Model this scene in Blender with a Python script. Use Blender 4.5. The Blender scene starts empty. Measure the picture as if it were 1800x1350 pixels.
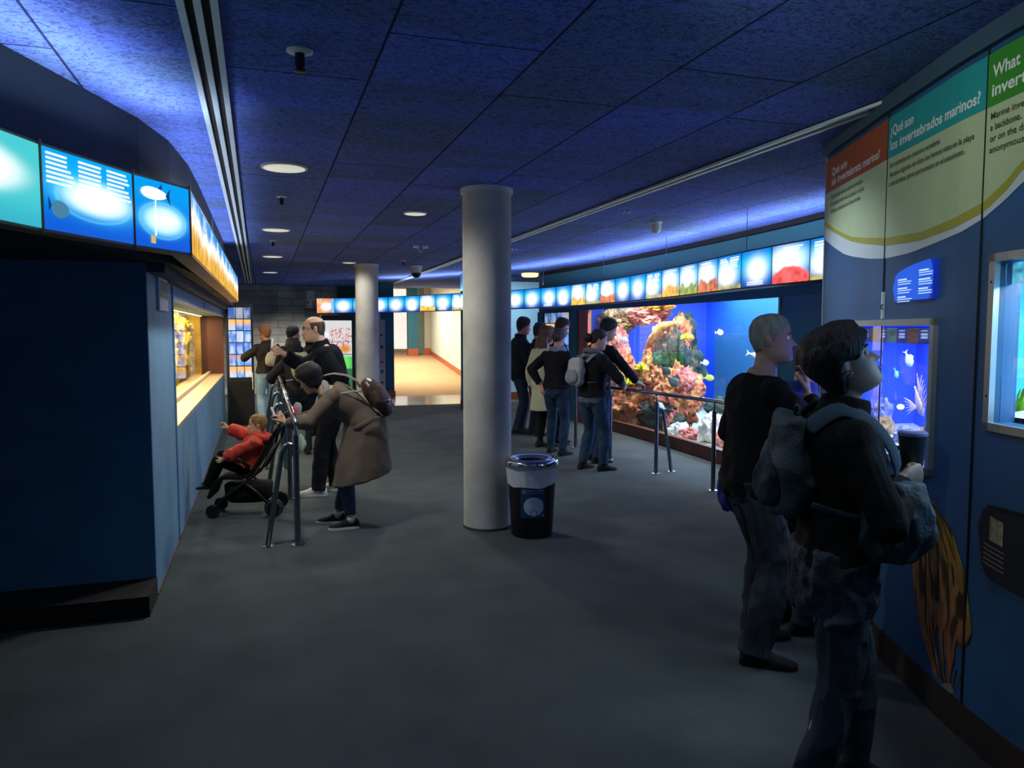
import bpy, bmesh, math, random
import numpy as np
from mathutils import Vector, Matrix, Quaternion, noise
PI = math.pi
random.seed(7)
SC = bpy.context.scene
COL = SC.collection
# ---------------------------------------------------------------- camera
cd = bpy.data.cameras.new('camera'); cam = bpy.data.objects.new('camera', cd); COL.objects.link(cam)
cd.sensor_fit = 'HORIZONTAL'; cd.sensor_width = 36.0; cd.lens = 36.0 * 1325.0 / 1800.0
cd.clip_start = 0.05; cd.clip_end = 200
cam.location = (0, 0, 1.65)
_yaw = math.radians(18.25); _pit = math.atan(95 / 1325.0)
_d = Vector((math.sin(_yaw) * math.cos(_pit), math.cos(_yaw) * math.cos(_pit), -math.sin(_pit)))
cam.rotation_euler = _d.to_track_quat('-Z', 'Y').to_euler()
SC.camera = cam
# ---------------------------------------------------------------- world, exposure
w = bpy.data.worlds.new('world'); SC.world = w; w.use_nodes = True
w.node_tree.nodes['Background'].inputs[0].default_value = (0.30, 0.50, 0.80, 1)
w.node_tree.nodes['Background'].inputs[1].default_value = 0.05
SC.view_settings.view_transform = 'Standard'; SC.view_settings.look = 'None'
SC.view_settings.exposure = 0.0; SC.view_settings.gamma = 1.0
SC.view_settings.use_curve_mapping = False
try:
    SC.cycles.max_bounces = 8; SC.cycles.diffuse_bounces = 4; SC.cycles.sample_clamp_indirect = 4.0
    SC.cycles.use_denoising = True
except Exception:
    pass

def area(name, loc, size, target, power, color, spread=180):
    l = bpy.data.lights.new(name, 'AREA'); l.shape = 'RECTANGLE'; l.size, l.size_y = size
    l.energy = power; l.color = color; l.spread = math.radians(spread)
    o = bpy.data.objects.new(name, l); COL.objects.link(o); o.location = loc
    d = Vector(target) - Vector(loc)
    o.rotation_euler = d.to_track_quat('-Z', 'Y').to_euler()
    return o
def area_flat(name, loc, sx, sy, up, rz, power, color, spread=180):
    l = bpy.data.lights.new(name, 'AREA'); l.shape = 'RECTANGLE'; l.size, l.size_y = sx, sy
    l.energy = power; l.color = color; l.spread = math.radians(spread)
    o = bpy.data.objects.new(name, l); COL.objects.link(o); o.location = loc
    o.rotation_euler = (PI if up else 0, 0, rz)
    return o
def spot(name, loc, power, color, angle=130, blend=0.8, size=0.08):
    l = bpy.data.lights.new(name, 'SPOT'); l.energy = power; l.color = color
    l.spot_size = math.radians(angle); l.spot_blend = blend; l.shadow_soft_size = size
    o = bpy.data.objects.new(name, l); COL.objects.link(o); o.location = loc
    return o
BLUE = (0.25, 0.50, 1.0)
# added unseen strips above the sign boxes, for sign light spilling onto the ceiling
UP = (0.66, 0.76, 1.0)
area_flat('added_uplight', (-0.40, 7.6, 2.45), 0.06, 6.0, True, 0, 13, UP, 120)
area_flat('added_uplight', (-0.86, 3.34, 2.45), 0.06, 2.4, True, -0.42, 13, UP, 120)
area_flat('added_uplight', (4.90, 8.2, 2.45), 0.10, 6.0, True, -0.03, 46, UP)
area_flat('added_uplight', (4.70, 12.4, 2.45), 0.10, 2.6, True, 0.2, 20, UP)
area_flat('added_uplight', (3.4, 15.8, 2.45), 0.10, 3.0, True, 0.6, 30, UP)
# lamps inside the big aquarium
area_flat('aquarium_lamp', (5.80, 9.4, 2.44), 0.35, 5.2, False, 0, 160, (1.0, 0.92, 0.86))
area_flat('aquarium_lamp', (7.70, 8.9, 2.44), 1.0, 6.6, False, 0, 460, (0.42, 0.68, 1.0))
area('aquarium_lamp', (5.60, 9.4, 2.40), (4.8, 0.10), (4.9, 9.4, 0.9), 60, (0.85, 0.95, 1.0))
# left shallow aquarium
area_flat('aquarium_lamp', (-1.15, 11.4, 1.95), 0.2, 5.0, False, 0, 120, (1.0, 0.80, 0.42))
area_flat('aquarium_lamp', (-0.79, 10.3, 1.885), 0.03, 7.4, False, 0, 20, (1.0, 0.84, 0.66))  # added strip without a fixture, brightening the bench and window reveal
# corridor at the back
area('corridor_lamp', (3.9, 22.0, 2.75), (1.0, 3.0), (3.9, 22.2, 0), 190, (1.0, 0.84, 0.62))
area('corridor_lamp', (4.4, 26.0, 3.0), (1.2, 3.0), (4.4, 26, 0), 170, (1.0, 0.92, 0.80))
area('corridor_lamp', (5.6, 16.0, 2.7), (0.6, 0.6), (5.6, 16.6, 0), 30, (0.75, 0.9, 1.0))
_o = spot('added_wall_spot', (2.3, 4.5, 2.74), 80, (0.80, 0.90, 1.0), 50, 1.0, 0.1); _o.rotation_euler = (Vector((3.15, 3.45, 1.85)) - Vector((2.3, 4.5, 2.74))).to_track_quat('-Z', 'Y').to_euler()  # added unseen spot that brightens the near right wall
# added unseen spots: room fill, far stone wall, and two aimed at the wall panels
spot('added_room_spot', (0.17, 1.6, 2.76), 20, (0.70, 0.88, 1.0), 140); spot('added_room_spot', (0.17, -1.6, 2.76), 20, (0.70, 0.88, 1.0), 140)
spot('added_room_spot', (1.45, 1.9, 2.76), 14, (0.70, 0.88, 1.0), 140); spot('added_room_spot', (0.9, 18.4, 2.74), 480, (1.0, 0.95, 0.9), 150)
for _p, _t, _e in (((0.9, 1.7, 2.74), (2.95, 3.0, 2.30), 36), ((0.9, 0.9, 2.74), (2.66, 2.2, 2.30), 36)):
    _o = spot('added_panel_spot', _p, _e, (0.92, 1.0, 0.92), 58, 0.9, 0.05); _o.rotation_euler = (Vector(_t) - Vector(_p)).to_track_quat('-Z', 'Y').to_euler()

# ---------------------------------------------------------------- helpers
def tag(o, label=None, cat=None, group=None, kind=None):
    if label: o['label'] = label
    if cat: o['category'] = cat
    if group: o['group'] = group
    if kind: o['kind'] = kind
    return o
def thing(name, label, cat, loc=(0, 0, 0), rz=0.0, group=None):
    o = bpy.data.objects.new(name, None); COL.objects.link(o)
    o.location = loc; o.rotation_euler = (0, 0, rz); o.empty_display_size = 0.1
    return tag(o, label, cat, group)
def copy_tree(o, parent=None):
    c = o.copy(); COL.objects.link(c)
    if parent: c.parent = parent
    for ch in list(o.children): copy_tree(ch, c)
    return c
class MB:
    def __init__(s): s.v = []; s.f = []; s.mi = []; s.cur = 0
    def add(s, vs, fs):
        b = len(s.v); s.v += [tuple(v) for v in vs]
        for f in fs: s.f.append(tuple(i + b for i in f)); s.mi.append(s.cur)
        return s
    def box(s, x0, x1, y0, y1, z0, z1, M=None):
        vs = [Vector((x, y, z)) for x in (x0, x1) for y in (y0, y1) for z in (z0, z1)]
        if M: vs = [M @ v for v in vs]
        return s.add(vs, [(0, 1, 3, 2), (4, 6, 7, 5), (0, 4, 5, 1), (2, 3, 7, 6), (0, 2, 6, 4), (1, 5, 7, 3)])
    def prism(s, pts, z0, z1):
        a = sum(pts[i][0] * pts[(i + 1) % len(pts)][1] - pts[(i + 1) % len(pts)][0] * pts[i][1] for i in range(len(pts)))
        if a < 0: pts = pts[::-1]
        n = len(pts); vs = [(p[0], p[1], z0) for p in pts] + [(p[0], p[1], z1) for p in pts]
        fs = [tuple(range(n))[::-1], tuple(range(n, 2 * n))] + [(i, (i + 1) % n, n + (i + 1) % n, n + i) for i in range(n)]
        return s.add(vs, fs)
    def loft(s, rings, cap=True, closed=True):
        n = len(rings[0]); vs = [p for r in rings for p in r]; fs = []
        for k in range(len(rings) - 1):
            for i in range(n if closed else n - 1):
                j = (i + 1) % n
                fs.append((k * n + i, k * n + j, (k + 1) * n + j, (k + 1) * n + i))
        if cap and closed:
            fs.append(tuple(range(n))[::-1]); fs.append(tuple((len(rings) - 1) * n + i for i in range(n)))
        return s.add(vs, fs)
    def lathe(s, prof, n=32, c=(0, 0, 0), M=None, cap=True):
        rings = []
        for r, z in prof:
            ring = [Vector((r * math.cos(2 * PI * i / n), r * math.sin(2 * PI * i / n), z)) + Vector(c) for i in range(n)]
            if M: ring = [M @ p for p in ring]
            rings.append(ring)
        return s.loft(rings, cap)
    def tube(s, pts, r, n=10, flat=None, cap=True):
        pts = [Vector(p) for p in pts]; m = len(pts)
        rr = r if hasattr(r, '__len__') else [r] * m
        rings = []; prev = None
        for i, p in enumerate(pts):
            t = (pts[min(i + 1, m - 1)] - pts[max(i - 1, 0)])
            if t.length < 1e-9: t = Vector((0, 0, 1))
            t.normalize()
            if prev is None:
                u = t.orthogonal().normalized() if flat is None else (Vector(flat) - t * t.dot(Vector(flat))).normalized()
            else:
                u = prev - t * t.dot(prev)
                u = u.normalized() if u.length > 1e-6 else t.orthogonal().normalized()
            prev = u; v = t.cross(u)
            ri = rr[i]
            a, b = (ri, ri) if not hasattr(ri, '__len__') else ri
            rings.append([p + u * (a * math.cos(2 * PI * k / n)) + v * (b * math.sin(2 * PI * k / n)) for k in range(n)])
        return s.loft(rings, cap)
    def ball(s, c, r, n=16, m=10, M=None):
        rx, ry, rz = r if hasattr(r, '__len__') else (r, r, r)
        rings = []
        for j in range(m + 1):
            th = -PI / 2 + PI * j / m; th = max(-PI / 2 + 0.02, min(PI / 2 - 0.02, th))
            ring = [Vector((rx * math.cos(th) * math.cos(2 * PI * i / n), ry * math.cos(th) * math.sin(2 * PI * i / n), rz * math.sin(th))) for i in range(n)]
            ring = [(M @ p if M else p) + Vector(c) for p in ring]
            rings.append(ring)
        return s.loft(rings)
    def grid(s, P, nu, nv):   # P(u,v)->point
        vs = [P(i / nu, j / nv) for j in range(nv + 1) for i in range(nu + 1)]
        fs = [(j * (nu + 1) + i, j * (nu + 1) + i + 1, (j + 1) * (nu + 1) + i + 1, (j + 1) * (nu + 1) + i) for j in range(nv) for i in range(nu)]
        return s.add(vs, fs)
    def build(s, name, mat, parent=None, smooth=False, bevel=0, label=None, auto=None):
        me = bpy.data.meshes.new(name); me.from_pydata(s.v, [], s.f)
        mats = mat if isinstance(mat, (list, tuple)) else [mat]
        for m in mats: me.materials.append(m)
        me.polygons.foreach_set('material_index', s.mi)
        if smooth: me.polygons.foreach_set('use_smooth', [True] * len(me.polygons))
        me.validate(); me.update()
        if auto is not None:
            bm = bmesh.new(); bm.from_mesh(me)
            for e in bm.edges:
                if len(e.link_faces) == 2 and e.calc_face_angle(0) > auto: e.smooth = False
            bm.to_mesh(me); bm.free()
        o = bpy.data.objects.new(name, me); COL.objects.link(o)
        if parent: o.parent = parent
        if bevel:
            b = o.modifiers.new('bevel', 'BEVEL'); b.width = bevel; b.segments = 2; b.limit_method = 'ANGLE'
        if label: o['label'] = label
        return o
def colour_attr(me, cols):
    a = me.color_attributes.new('pic', 'FLOAT_COLOR', 'POINT')
    c = np.ones((len(me.vertices), 4), np.float32); c[:, :3] = cols; a.data.foreach_set('color', c.ravel())
def lin(c):
    c = np.asarray(c, float) / 255.0
    return np.where(c <= 0.04045, c / 12.92, ((c + 0.055) / 1.055) ** 2.4)
def L3(*c): return tuple(float(x) for x in lin(c))

# ---------------------------------------------------------------- materials
def mat(name, rgb, rough=0.6, metal=0.0, var=0.0, scale=8.0, bump=0.0, bscale=60.0, spec=0.5, dark=None, sheen=0.0, detail=5, stretch=None, emit=None, es=1.0, coords='Object'):
    m = bpy.data.materials.new(name); m.use_nodes = True; nt = m.node_tree; N = nt.nodes; Lk = nt.links
    b = N['Principled BSDF']; c = tuple(rgb)[:3]
    b.inputs['Base Color'].default_value = (*c, 1); b.inputs['Roughness'].default_value = rough
    b.inputs['Metallic'].default_value = metal; b.inputs['Specular IOR Level'].default_value = spec
    if sheen: b.inputs['Sheen Weight'].default_value = sheen
    if emit is not None:
        b.inputs['Emission Color'].default_value = (*emit, 1); b.inputs['Emission Strength'].default_value = es
    tc = N.new('ShaderNodeTexCoord'); src = tc.outputs[coords]
    if stretch:
        mp = N.new('ShaderNodeMapping'); mp.inputs['Scale'].default_value = stretch; Lk.new(src, mp.inputs['Vector']); src = mp.outputs['Vector']
    if True:
        nz = N.new('ShaderNodeTexNoise'); nz.inputs['Scale'].default_value = scale; nz.inputs['Detail'].default_value = detail
        Lk.new(src, nz.inputs['Vector'])
        mx = N.new('ShaderNodeMix'); mx.data_type = 'RGBA'
        d = dark if dark is not None else tuple(x * (1 - max(var, 0.04)) for x in c)
        hi = c if dark is not None else tuple(min(1, x * (1 + max(var, 0.04))) for x in c)
        mx.inputs[6].default_value = (*d, 1); mx.inputs[7].default_value = (*hi, 1)
        rp = N.new('ShaderNodeMapRange'); rp.inputs[1].default_value = 0.3; rp.inputs[2].default_value = 0.7
        Lk.new(nz.outputs['Fac'], rp.inputs[0]); Lk.new(rp.outputs[0], mx.inputs[0]); Lk.new(mx.outputs[2], b.inputs['Base Color'])
    if bump:
        n2 = N.new('ShaderNodeTexNoise'); n2.inputs['Scale'].default_value = bscale; n2.inputs['Detail'].default_value = 4
        Lk.new(src, n2.inputs['Vector'])
        bp = N.new('ShaderNodeBump'); bp.inputs['Strength'].default_value = bump; bp.inputs['Distance'].default_value = 0.02
        Lk.new(n2.outputs['Fac'], bp.inputs['Height']); Lk.new(bp.outputs[0], b.inputs['Normal'])
    return m
def emis_attr(name, strength):
    m = bpy.data.materials.new(name); m.use_nodes = True; nt = m.node_tree; N = nt.nodes
    b = N['Principled BSDF']; a = N.new('ShaderNodeAttribute'); a.attribute_name = 'pic'
    b.inputs['Base Color'].default_value = (0.02, 0.02, 0.02, 1); b.inputs['Roughness'].default_value = 0.25
    nt.links.new(a.outputs['Color'], b.inputs['Emission Color']); b.inputs['Emission Strength'].default_value = strength
    return m
def print_attr(name, rough=0.5):
    m = bpy.data.materials.new(name); m.use_nodes = True; nt = m.node_tree; N = nt.nodes
    b = N['Principled BSDF']; a = N.new('ShaderNodeAttribute'); a.attribute_name = 'pic'
    nt.links.new(a.outputs['Color'], b.inputs['Base Color']); b.inputs['Roughness'].default_value = rough
    return m
def glass(name, tint=(1, 1, 1), refl=0.08, rough=0.0):
    m = bpy.data.materials.new(name); m.use_nodes = True; nt = m.node_tree; N = nt.nodes
    N.remove(N['Principled BSDF'])
    t = N.new('ShaderNodeBsdfTransparent'); t.inputs[0].default_value = (*tint, 1)
    g = N.new('ShaderNodeBsdfGlossy'); g.inputs['Roughness'].default_value = rough; g.inputs[0].default_value = (1, 1, 1, 1)
    lw = N.new('ShaderNodeLayerWeight'); pw = N.new('ShaderNodeMath'); pw.operation = 'POWER'; pw.inputs[1].default_value = 4.0
    nt.links.new(lw.outputs['Facing'], pw.inputs[0]); fr = N.new('ShaderNodeMapRange'); fr.inputs[3].default_value = refl * 0.5; fr.inputs[4].default_value = 0.5
    nt.links.new(pw.outputs[0], fr.inputs[0]); mx = N.new('ShaderNodeMixShader')
    nt.links.new(fr.outputs[0], mx.inputs[0]); nt.links.new(t.outputs[0], mx.inputs[1]); nt.links.new(g.outputs[0], mx.inputs[2])
    nt.links.new(mx.outputs[0], N['Material Output'].inputs[0])
    return m
M = {}
M['carpet'] = mat('carpet', L3(76, 85, 86), 0.95, var=0.16, scale=2.2, bump=0.5, bscale=260, spec=0.15)
M['teal'] = mat('teal_paint', L3(30, 98, 122), 0.6, var=0.06, scale=3, bump=0.05, bscale=80)
M['teal_dark'] = mat('dark_teal_paint', L3(20, 86, 96), 0.7, var=0.06, scale=3)
M['navy'] = mat('navy_paint', L3(66, 122, 160), 0.75, var=0.12, scale=4, bump=0.15, bscale=40)
M['slate'] = mat('slate_blue_plaster', L3(108, 152, 184), 0.6, var=0.14, scale=3, bump=0.12, bscale=30)
M['concrete_dark'] = mat('dark_concrete', L3(70, 80, 88), 0.8, var=0.25, scale=6, bump=0.2, bscale=40)
M['black'] = mat('black_plastic', L3(16, 17, 19), 0.45)
M['black_matte'] = mat('black_matte', L3(12, 12, 13), 0.9)
M['white_metal'] = mat('pale_enamelled_metal', L3(205, 225, 232), 0.35)
M['brown_wood'] = mat('brown_wood', L3(92, 48, 34), 0.5, var=0.2, scale=14, stretch=(1, 1, 6))
M['skirt_orange'] = mat('varnished_skirting', L3(170, 84, 52), 0.4, var=0.1)
M['steel'] = mat('brushed_steel', L3(170, 176, 182), 0.22, metal=1.0)
M['grey_steel'] = mat('dark_steel', L3(120, 128, 138), 0.28, metal=1.0)
M['frame'] = mat('tank_frame_steel', L3(178, 184, 182), 0.35, metal=0.6)
M['cream_disc'] = mat('cream_diffuser', L3(236, 236, 214), 0.5, emit=(0.95, 0.95, 0.80), es=0.55)
M['trim_white'] = mat('white_trim', L3(220, 222, 218), 0.5)
M['glass'] = glass('clear_glass')
M['sign'] = emis_attr('backlit_print', 1.15)
M['screen'] = emis_attr('screen_picture', 1.0)
M['print'] = print_attr('wall_print')
# ================================================================ THE SETTING
def struct(name, mb, m, **k):
    o = mb.build(name, m, **k); o['kind'] = 'structure'; return o
struct('floor', MB().box(-6, 12, -4, 18.55, -0.1, 0.0), M['carpet'])
# wood-wool ceiling
def ceiling_mat():
    m = bpy.data.materials.new('wood_wool_ceiling'); m.use_nodes = True; nt = m.node_tree; N = nt.nodes; Lk = nt.links
    b = N['Principled BSDF']; b.inputs['Roughness'].default_value = 0.9; b.inputs['Specular IOR Level'].default_value = 0.15
    tc = N.new('ShaderNodeTexCoord'); sep = N.new('ShaderNodeSeparateXYZ'); Lk.new(tc.outputs['Object'], sep.inputs[0])
    cmb = N.new('ShaderNodeCombineXYZ'); Lk.new(sep.outputs[1], cmb.inputs[0]); Lk.new(sep.outputs[0], cmb.inputs[1])
    mp = N.new('ShaderNodeMapping'); mp.inputs['Location'].default_value = (-3.61 + 2.4 * 5, -0.49 + 0.64 * 20, 0); Lk.new(cmb.outputs[0], mp.inputs['Vector'])
    br = N.new('ShaderNodeTexBrick'); br.inputs['Scale'].default_value = 1.0; br.inputs['Brick Width'].default_value = 2.4
    br.inputs['Row Height'].default_value = 0.64; br.inputs['Mortar Size'].default_value = 0.007; br.inputs['Mortar Smooth'].default_value = 0.3
    br.offset = 0.25; br.inputs['Color1'].default_value = (1, 1, 1, 1); br.inputs['Color2'].default_value = (0.82, 0.82, 0.86, 1)
    br.inputs['Mortar'].default_value = (0.10, 0.10, 0.14, 1)
    Lk.new(mp.outputs[0], br.inputs['Vector'])
    # boards run across: bands along Y
    m2 = N.new('ShaderNodeMapping'); m2.inputs['Scale'].default_value = (0.35, 2.2, 1); Lk.new(tc.outputs['Object'], m2.inputs['Vector'])
    bn = N.new('ShaderNodeTexNoise'); bn.inputs['Scale'].default_value = 1.6; bn.inputs['Detail'].default_value = 3; Lk.new(m2.outputs[0], bn.inputs['Vector'])
    r1 = N.new('ShaderNodeValToRGB'); r1.color_ramp.elements[0].position = 0.35; r1.color_ramp.elements[1].position = 0.65
    r1.color_ramp.elements[0].color = (*L3(98, 124, 176), 1); r1.color_ramp.elements[1].color = (*L3(108, 134, 240), 1)
    # each 0.6 m board has its own tint
    def mth(op, a, b=None):
        n = N.new('ShaderNodeMath'); n.operation = op
        for k_, q in enumerate((a, b)):
            if q is None: continue
            if isinstance(q, (int, float)): n.inputs[k_].default_value = q
            else: Lk.new(q, n.inputs[k_])
        return n.outputs[0]
    jit = mth('MULTIPLY', mth('SUBTRACT', bn.outputs['Fac'], 0.5), 0.35)
    fy = mth('FLOOR', mth('DIVIDE', mth('ADD', mth('ADD', sep.outputs[1], jit), 0.05), 0.6)); fx = mth('FLOOR', mth('DIVIDE', mth('SUBTRACT', sep.outputs[0], 0.49), 0.64))
    cb = N.new('ShaderNodeCombineXYZ'); Lk.new(fy, cb.inputs[0]); Lk.new(mth('MULTIPLY', fx, 0.37), cb.inputs[1])
    wn = N.new('ShaderNodeTexWhiteNoise'); wn.noise_dimensions = '2D'; Lk.new(cb.outputs[0], wn.inputs['Vector'])
    Lk.new(mth('ADD', mth('MULTIPLY', wn.outputs['Value'], 0.26), mth('ADD', mth('MULTIPLY', bn.outputs['Fac'], 0.5), 0.13)), r1.inputs[0])
    wr = N.new('ShaderNodeTexNoise'); wr.inputs['Scale'].default_value = 22; wr.inputs['Detail'].default_value = 4; wr.inputs['Distortion'].default_value = 2.5
    m3 = N.new('ShaderNodeMapping'); m3.inputs['Scale'].default_value = (0.8, 1.5, 1); Lk.new(tc.outputs['Object'], m3.inputs['Vector']); Lk.new(m3.outputs[0], wr.inputs['Vector'])
    fib = N.new('ShaderNodeMapRange'); fib.inputs[1].default_value = 0.0; fib.inputs[2].default_value = 0.022; fib.inputs[3].default_value = 1.0; fib.inputs[4].default_value = 0.0
    Lk.new(mth('ABSOLUTE', mth('SUBTRACT', wr.outputs['Fac'], 0.5)), fib.inputs[0])
    r0 = N.new('ShaderNodeValToRGB'); r0.color_ramp.elements[0].position = 0.40; r0.color_ramp.elements[1].position = 0.64
    r0.color_ramp.elements[0].color = (0.50, 0.50, 0.50, 1); r0.color_ramp.elements[1].color = (1.1, 1.1, 1.1, 1); Lk.new(wr.outputs['Fac'], r0.inputs[0])
    r2 = N.new('ShaderNodeMix'); r2.data_type = 'RGBA'; r2.clamp_result = False; r2.inputs[7].default_value = (2.1, 2.1, 1.8, 1)
    Lk.new(mth('MULTIPLY', fib.outputs[0], 0.75), r2.inputs[0]); Lk.new(r0.outputs[0], r2.inputs[6])
    a1 = N.new('ShaderNodeMix'); a1.data_type = 'RGBA'; a1.blend_type = 'MULTIPLY'; a1.inputs[0].default_value = 1; a1.clamp_result = False
    Lk.new(r1.outputs[0], a1.inputs[6]); Lk.new(r2.outputs[2], a1.inputs[7])
    a2 = N.new('ShaderNodeMix'); a2.data_type = 'RGBA'; a2.blend_type = 'MULTIPLY'; a2.inputs[0].default_value = 1
    Lk.new(a1.outputs[2], a2.inputs[6]); Lk.new(br.outputs['Color'], a2.inputs[7]); Lk.new(a2.outputs[2], b.inputs['Base Color'])
    bp = N.new('ShaderNodeBump'); bp.inputs['Strength'].default_value = 0.8; bp.inputs['Distance'].default_value = 0.012
    Lk.new(wr.outputs['Fac'], bp.inputs['Height']); Lk.new(bp.outputs[0], b.inputs['Normal'])
    return m
cm = MB(); cm.box(-3.5, 5.5, -2.6, 20.6, 2.8, 2.95)
struct('ceiling', cm, ceiling_mat())
struct('ceiling', MB().box(5.5, 9.5, -2.6, 14.4, 2.8, 2.95), M['black_matte'])
# left block: lower wall with the long aquarium window, front face, overhanging bulkhead
LW = MB()
LW.box(-3.5, -0.66, 5.05, 6.40, 0, 2.055); LW.box(-1.02, -0.66, 6.40, 14.2, 0, 0.86); LW.box(-1.02, -0.66, 6.40, 14.2, 1.89, 2.055)
struct('wall_left', LW, M['slate'])
struct('wall_front_left', MB().box(-3.5, -0.662, 5.035, 5.05, 0.12, 2.055), M['navy'])
struct('baseboard_front_left', MB().box(-3.5, -0.655, 4.68, 5.035, 0, 0.12), M['black_matte'])
struct('baseboard_left', MB().box(-0.66, -0.652, 5.06, 14.2, 0, 0.012), M['brown_wood'])
struct('trim_1', MB().box(-0.664, -0.652, 6.33, 6.40, 0.0, 1.99), M['navy'])
struct('trim_17', MB().box(-0.66, -0.56, 5.06, 14.2, 2.0, 2.055), M['concrete_dark'])
struct('trim_2', MB().box(-0.664, -0.655, 9.7, 9.73, 1.9, 1.99), M['black_matte'])
bulk = [(-3.5, -2.5), (-2.6, -0.5), (-1.75, 1.5), (-1.25, 2.8), (-0.98, 3.6), (-0.86, 3.93), (-0.75, 4.24), (-0.62, 4.62), (-0.52, 5.1), (-0.47, 5.8), (-0.46, 6.6), (-0.46, 14.2), (-3.5, 14.2)]
struct('wall_bulkhead', MB().prism(bulk, 2.055, 2.8), mat('bulkhead_paint', L3(10, 28, 40), .75, var=.06))
for i, (x, y) in enumerate(((-1.13, 3.1), (-0.46, 8.2))):
    struct('trim_%d' % (3 + i), MB().box(x - 0.006, x + 0.008, y - 0.008, y + 0.008, 2.0, 2.8), M['slate'])
# left window: reveal, bench, glass
struct('window_1', MB().box(-0.905, -0.897, 6.40, 14.19, 0.93, 1.889), M['glass'])
wf = MB(); wf.box(-0.92, -0.662, 6.4, 14.2, 0.861, 0.885); struct('trim_5', wf, mat('tan_bench', L3(196, 160, 122), 0.35, var=0.06, scale=4), bevel=0.003)
struct('trim_6', MB().box(-0.92, -0.662, 14.17, 14.2, 0.886, 1.889), M['brown_wood'])
struct('trim_7', MB().box(-0.668, -0.65, 6.40, 14.2, 1.875, 1.90), M['trim_white'])
struct('trim_8', MB().box(-0.93, -0.88, 6.40, 14.17, 0.886, 0.93), mat('bench_edge', L3(205, 190, 150), 0.4))
struct('wall_aquarium_back_left', MB().box(-2.05, -2.0, 6.4, 14.2, 0.5, 2.0), mat('ochre_back', L3(188, 160, 62), 0.8, var=0.5, scale=5, bump=0.6, bscale=14))
struct('wall_aquarium_end', MB().box(-2.0, -1.03, 14.2, 14.25, 0.5, 2.0), mat('ochre_back2', L3(210, 176, 70), 0.8, var=0.4, scale=5))
struct('wall_aquarium_end', MB().box(-2.0, -1.03, 6.35, 6.4, 0.5, 2.0), M['navy'])
struct('floor_aquarium_left', MB().box(-2.0, -1.02, 6.4, 14.2, 0.80, 0.86), mat('sand', L3(214, 190, 120), 0.9, var=0.1, scale=30))
struct('wall_left_end', MB().box(-3.5, -0.7, 14.25, 14.4, 0, 2.8), M['black_matte'])
# far stone wall and its neighbours
def stone_mat():
    m = mat('coursed_stone', L3(190, 188, 180), 0.9, var=0.25, scale=3, bump=0.5, bscale=18)
    N = m.node_tree.nodes; Lk = m.node_tree.links; b = N['Principled BSDF']
    br = N.new('ShaderNodeTexBrick'); br.inputs['Scale'].default_value = 1.0; br.inputs['Brick Width'].default_value = 0.75; br.inputs['Row Height'].default_value = 0.19
    br.inputs['Mortar Size'].default_value = 0.008; br.inputs['Color1'].default_value = (1, 1, 1, 1); br.inputs['Color2'].default_value = (0.72, 0.72, 0.72, 1); br.inputs['Mortar'].default_value = (0.4, 0.4, 0.4, 1)
    tc = N.new('ShaderNodeTexCoord'); mp = N.new('ShaderNodeMapping'); mp.inputs['Rotation'].default_value = (PI / 2, 0, 0)
    Lk.new(tc.outputs['Object'], mp.inputs[0]); Lk.new(mp.outputs[0], br.inputs['Vector'])
    mx = N.new('ShaderNodeMix'); mx.data_type = 'RGBA'; mx.blend_type = 'MULTIPLY'; mx.inputs[0].default_value = 1
    src = b.inputs['Base Color'].links[0].from_socket
    Lk.new(src, mx.inputs[6]); Lk.new(br.outputs[0], mx.inputs[7]); Lk.new(mx.outputs[2], b.inputs['Base Color'])
    return m
struct('wall_back', MB().box(-4.0, 1.90, 20.5, 20.7, 0, 2.8), stone_mat())
struct('wall_back_teal', MB().box(1.90, 2.95, 20.2, 20.7, 0, 2.8), M['teal_dark'])
struct('floor', MB().box(-4.0, 2.95, 18.55, 20.5, -0.1, 0.0), M['carpet'])
struct('wall_far_left', MB().box(-4.1, -4.0, 14.2, 20.7, 0, 2.8), M['black_matte'])
# pilasters either side of the corridor mouth
struct('wall_pilaster', MB().box(2.72, 3.05, 18.5, 20.2, 0.0, 2.8), M['teal'])
struct('baseboard_pilaster', MB().box(2.66, 3.07, 18.46, 20.2, 0.0, 0.16), M['skirt_orange'])
struct('wall_pilaster_near', MB().prism([(3.88, 15.15), (4.30, 15.05), (5.0, 16.2), (4.95, 18.6), (4.78, 18.6)], 0.0, 2.8), M['teal'])
struct('baseboard_pilaster_near', MB().prism([(3.86, 15.12), (4.32, 15.02), (5.03, 16.2), (4.98, 18.58), (4.75, 18.58)], 0.0, 0.20), M['brown_wood'])
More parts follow.
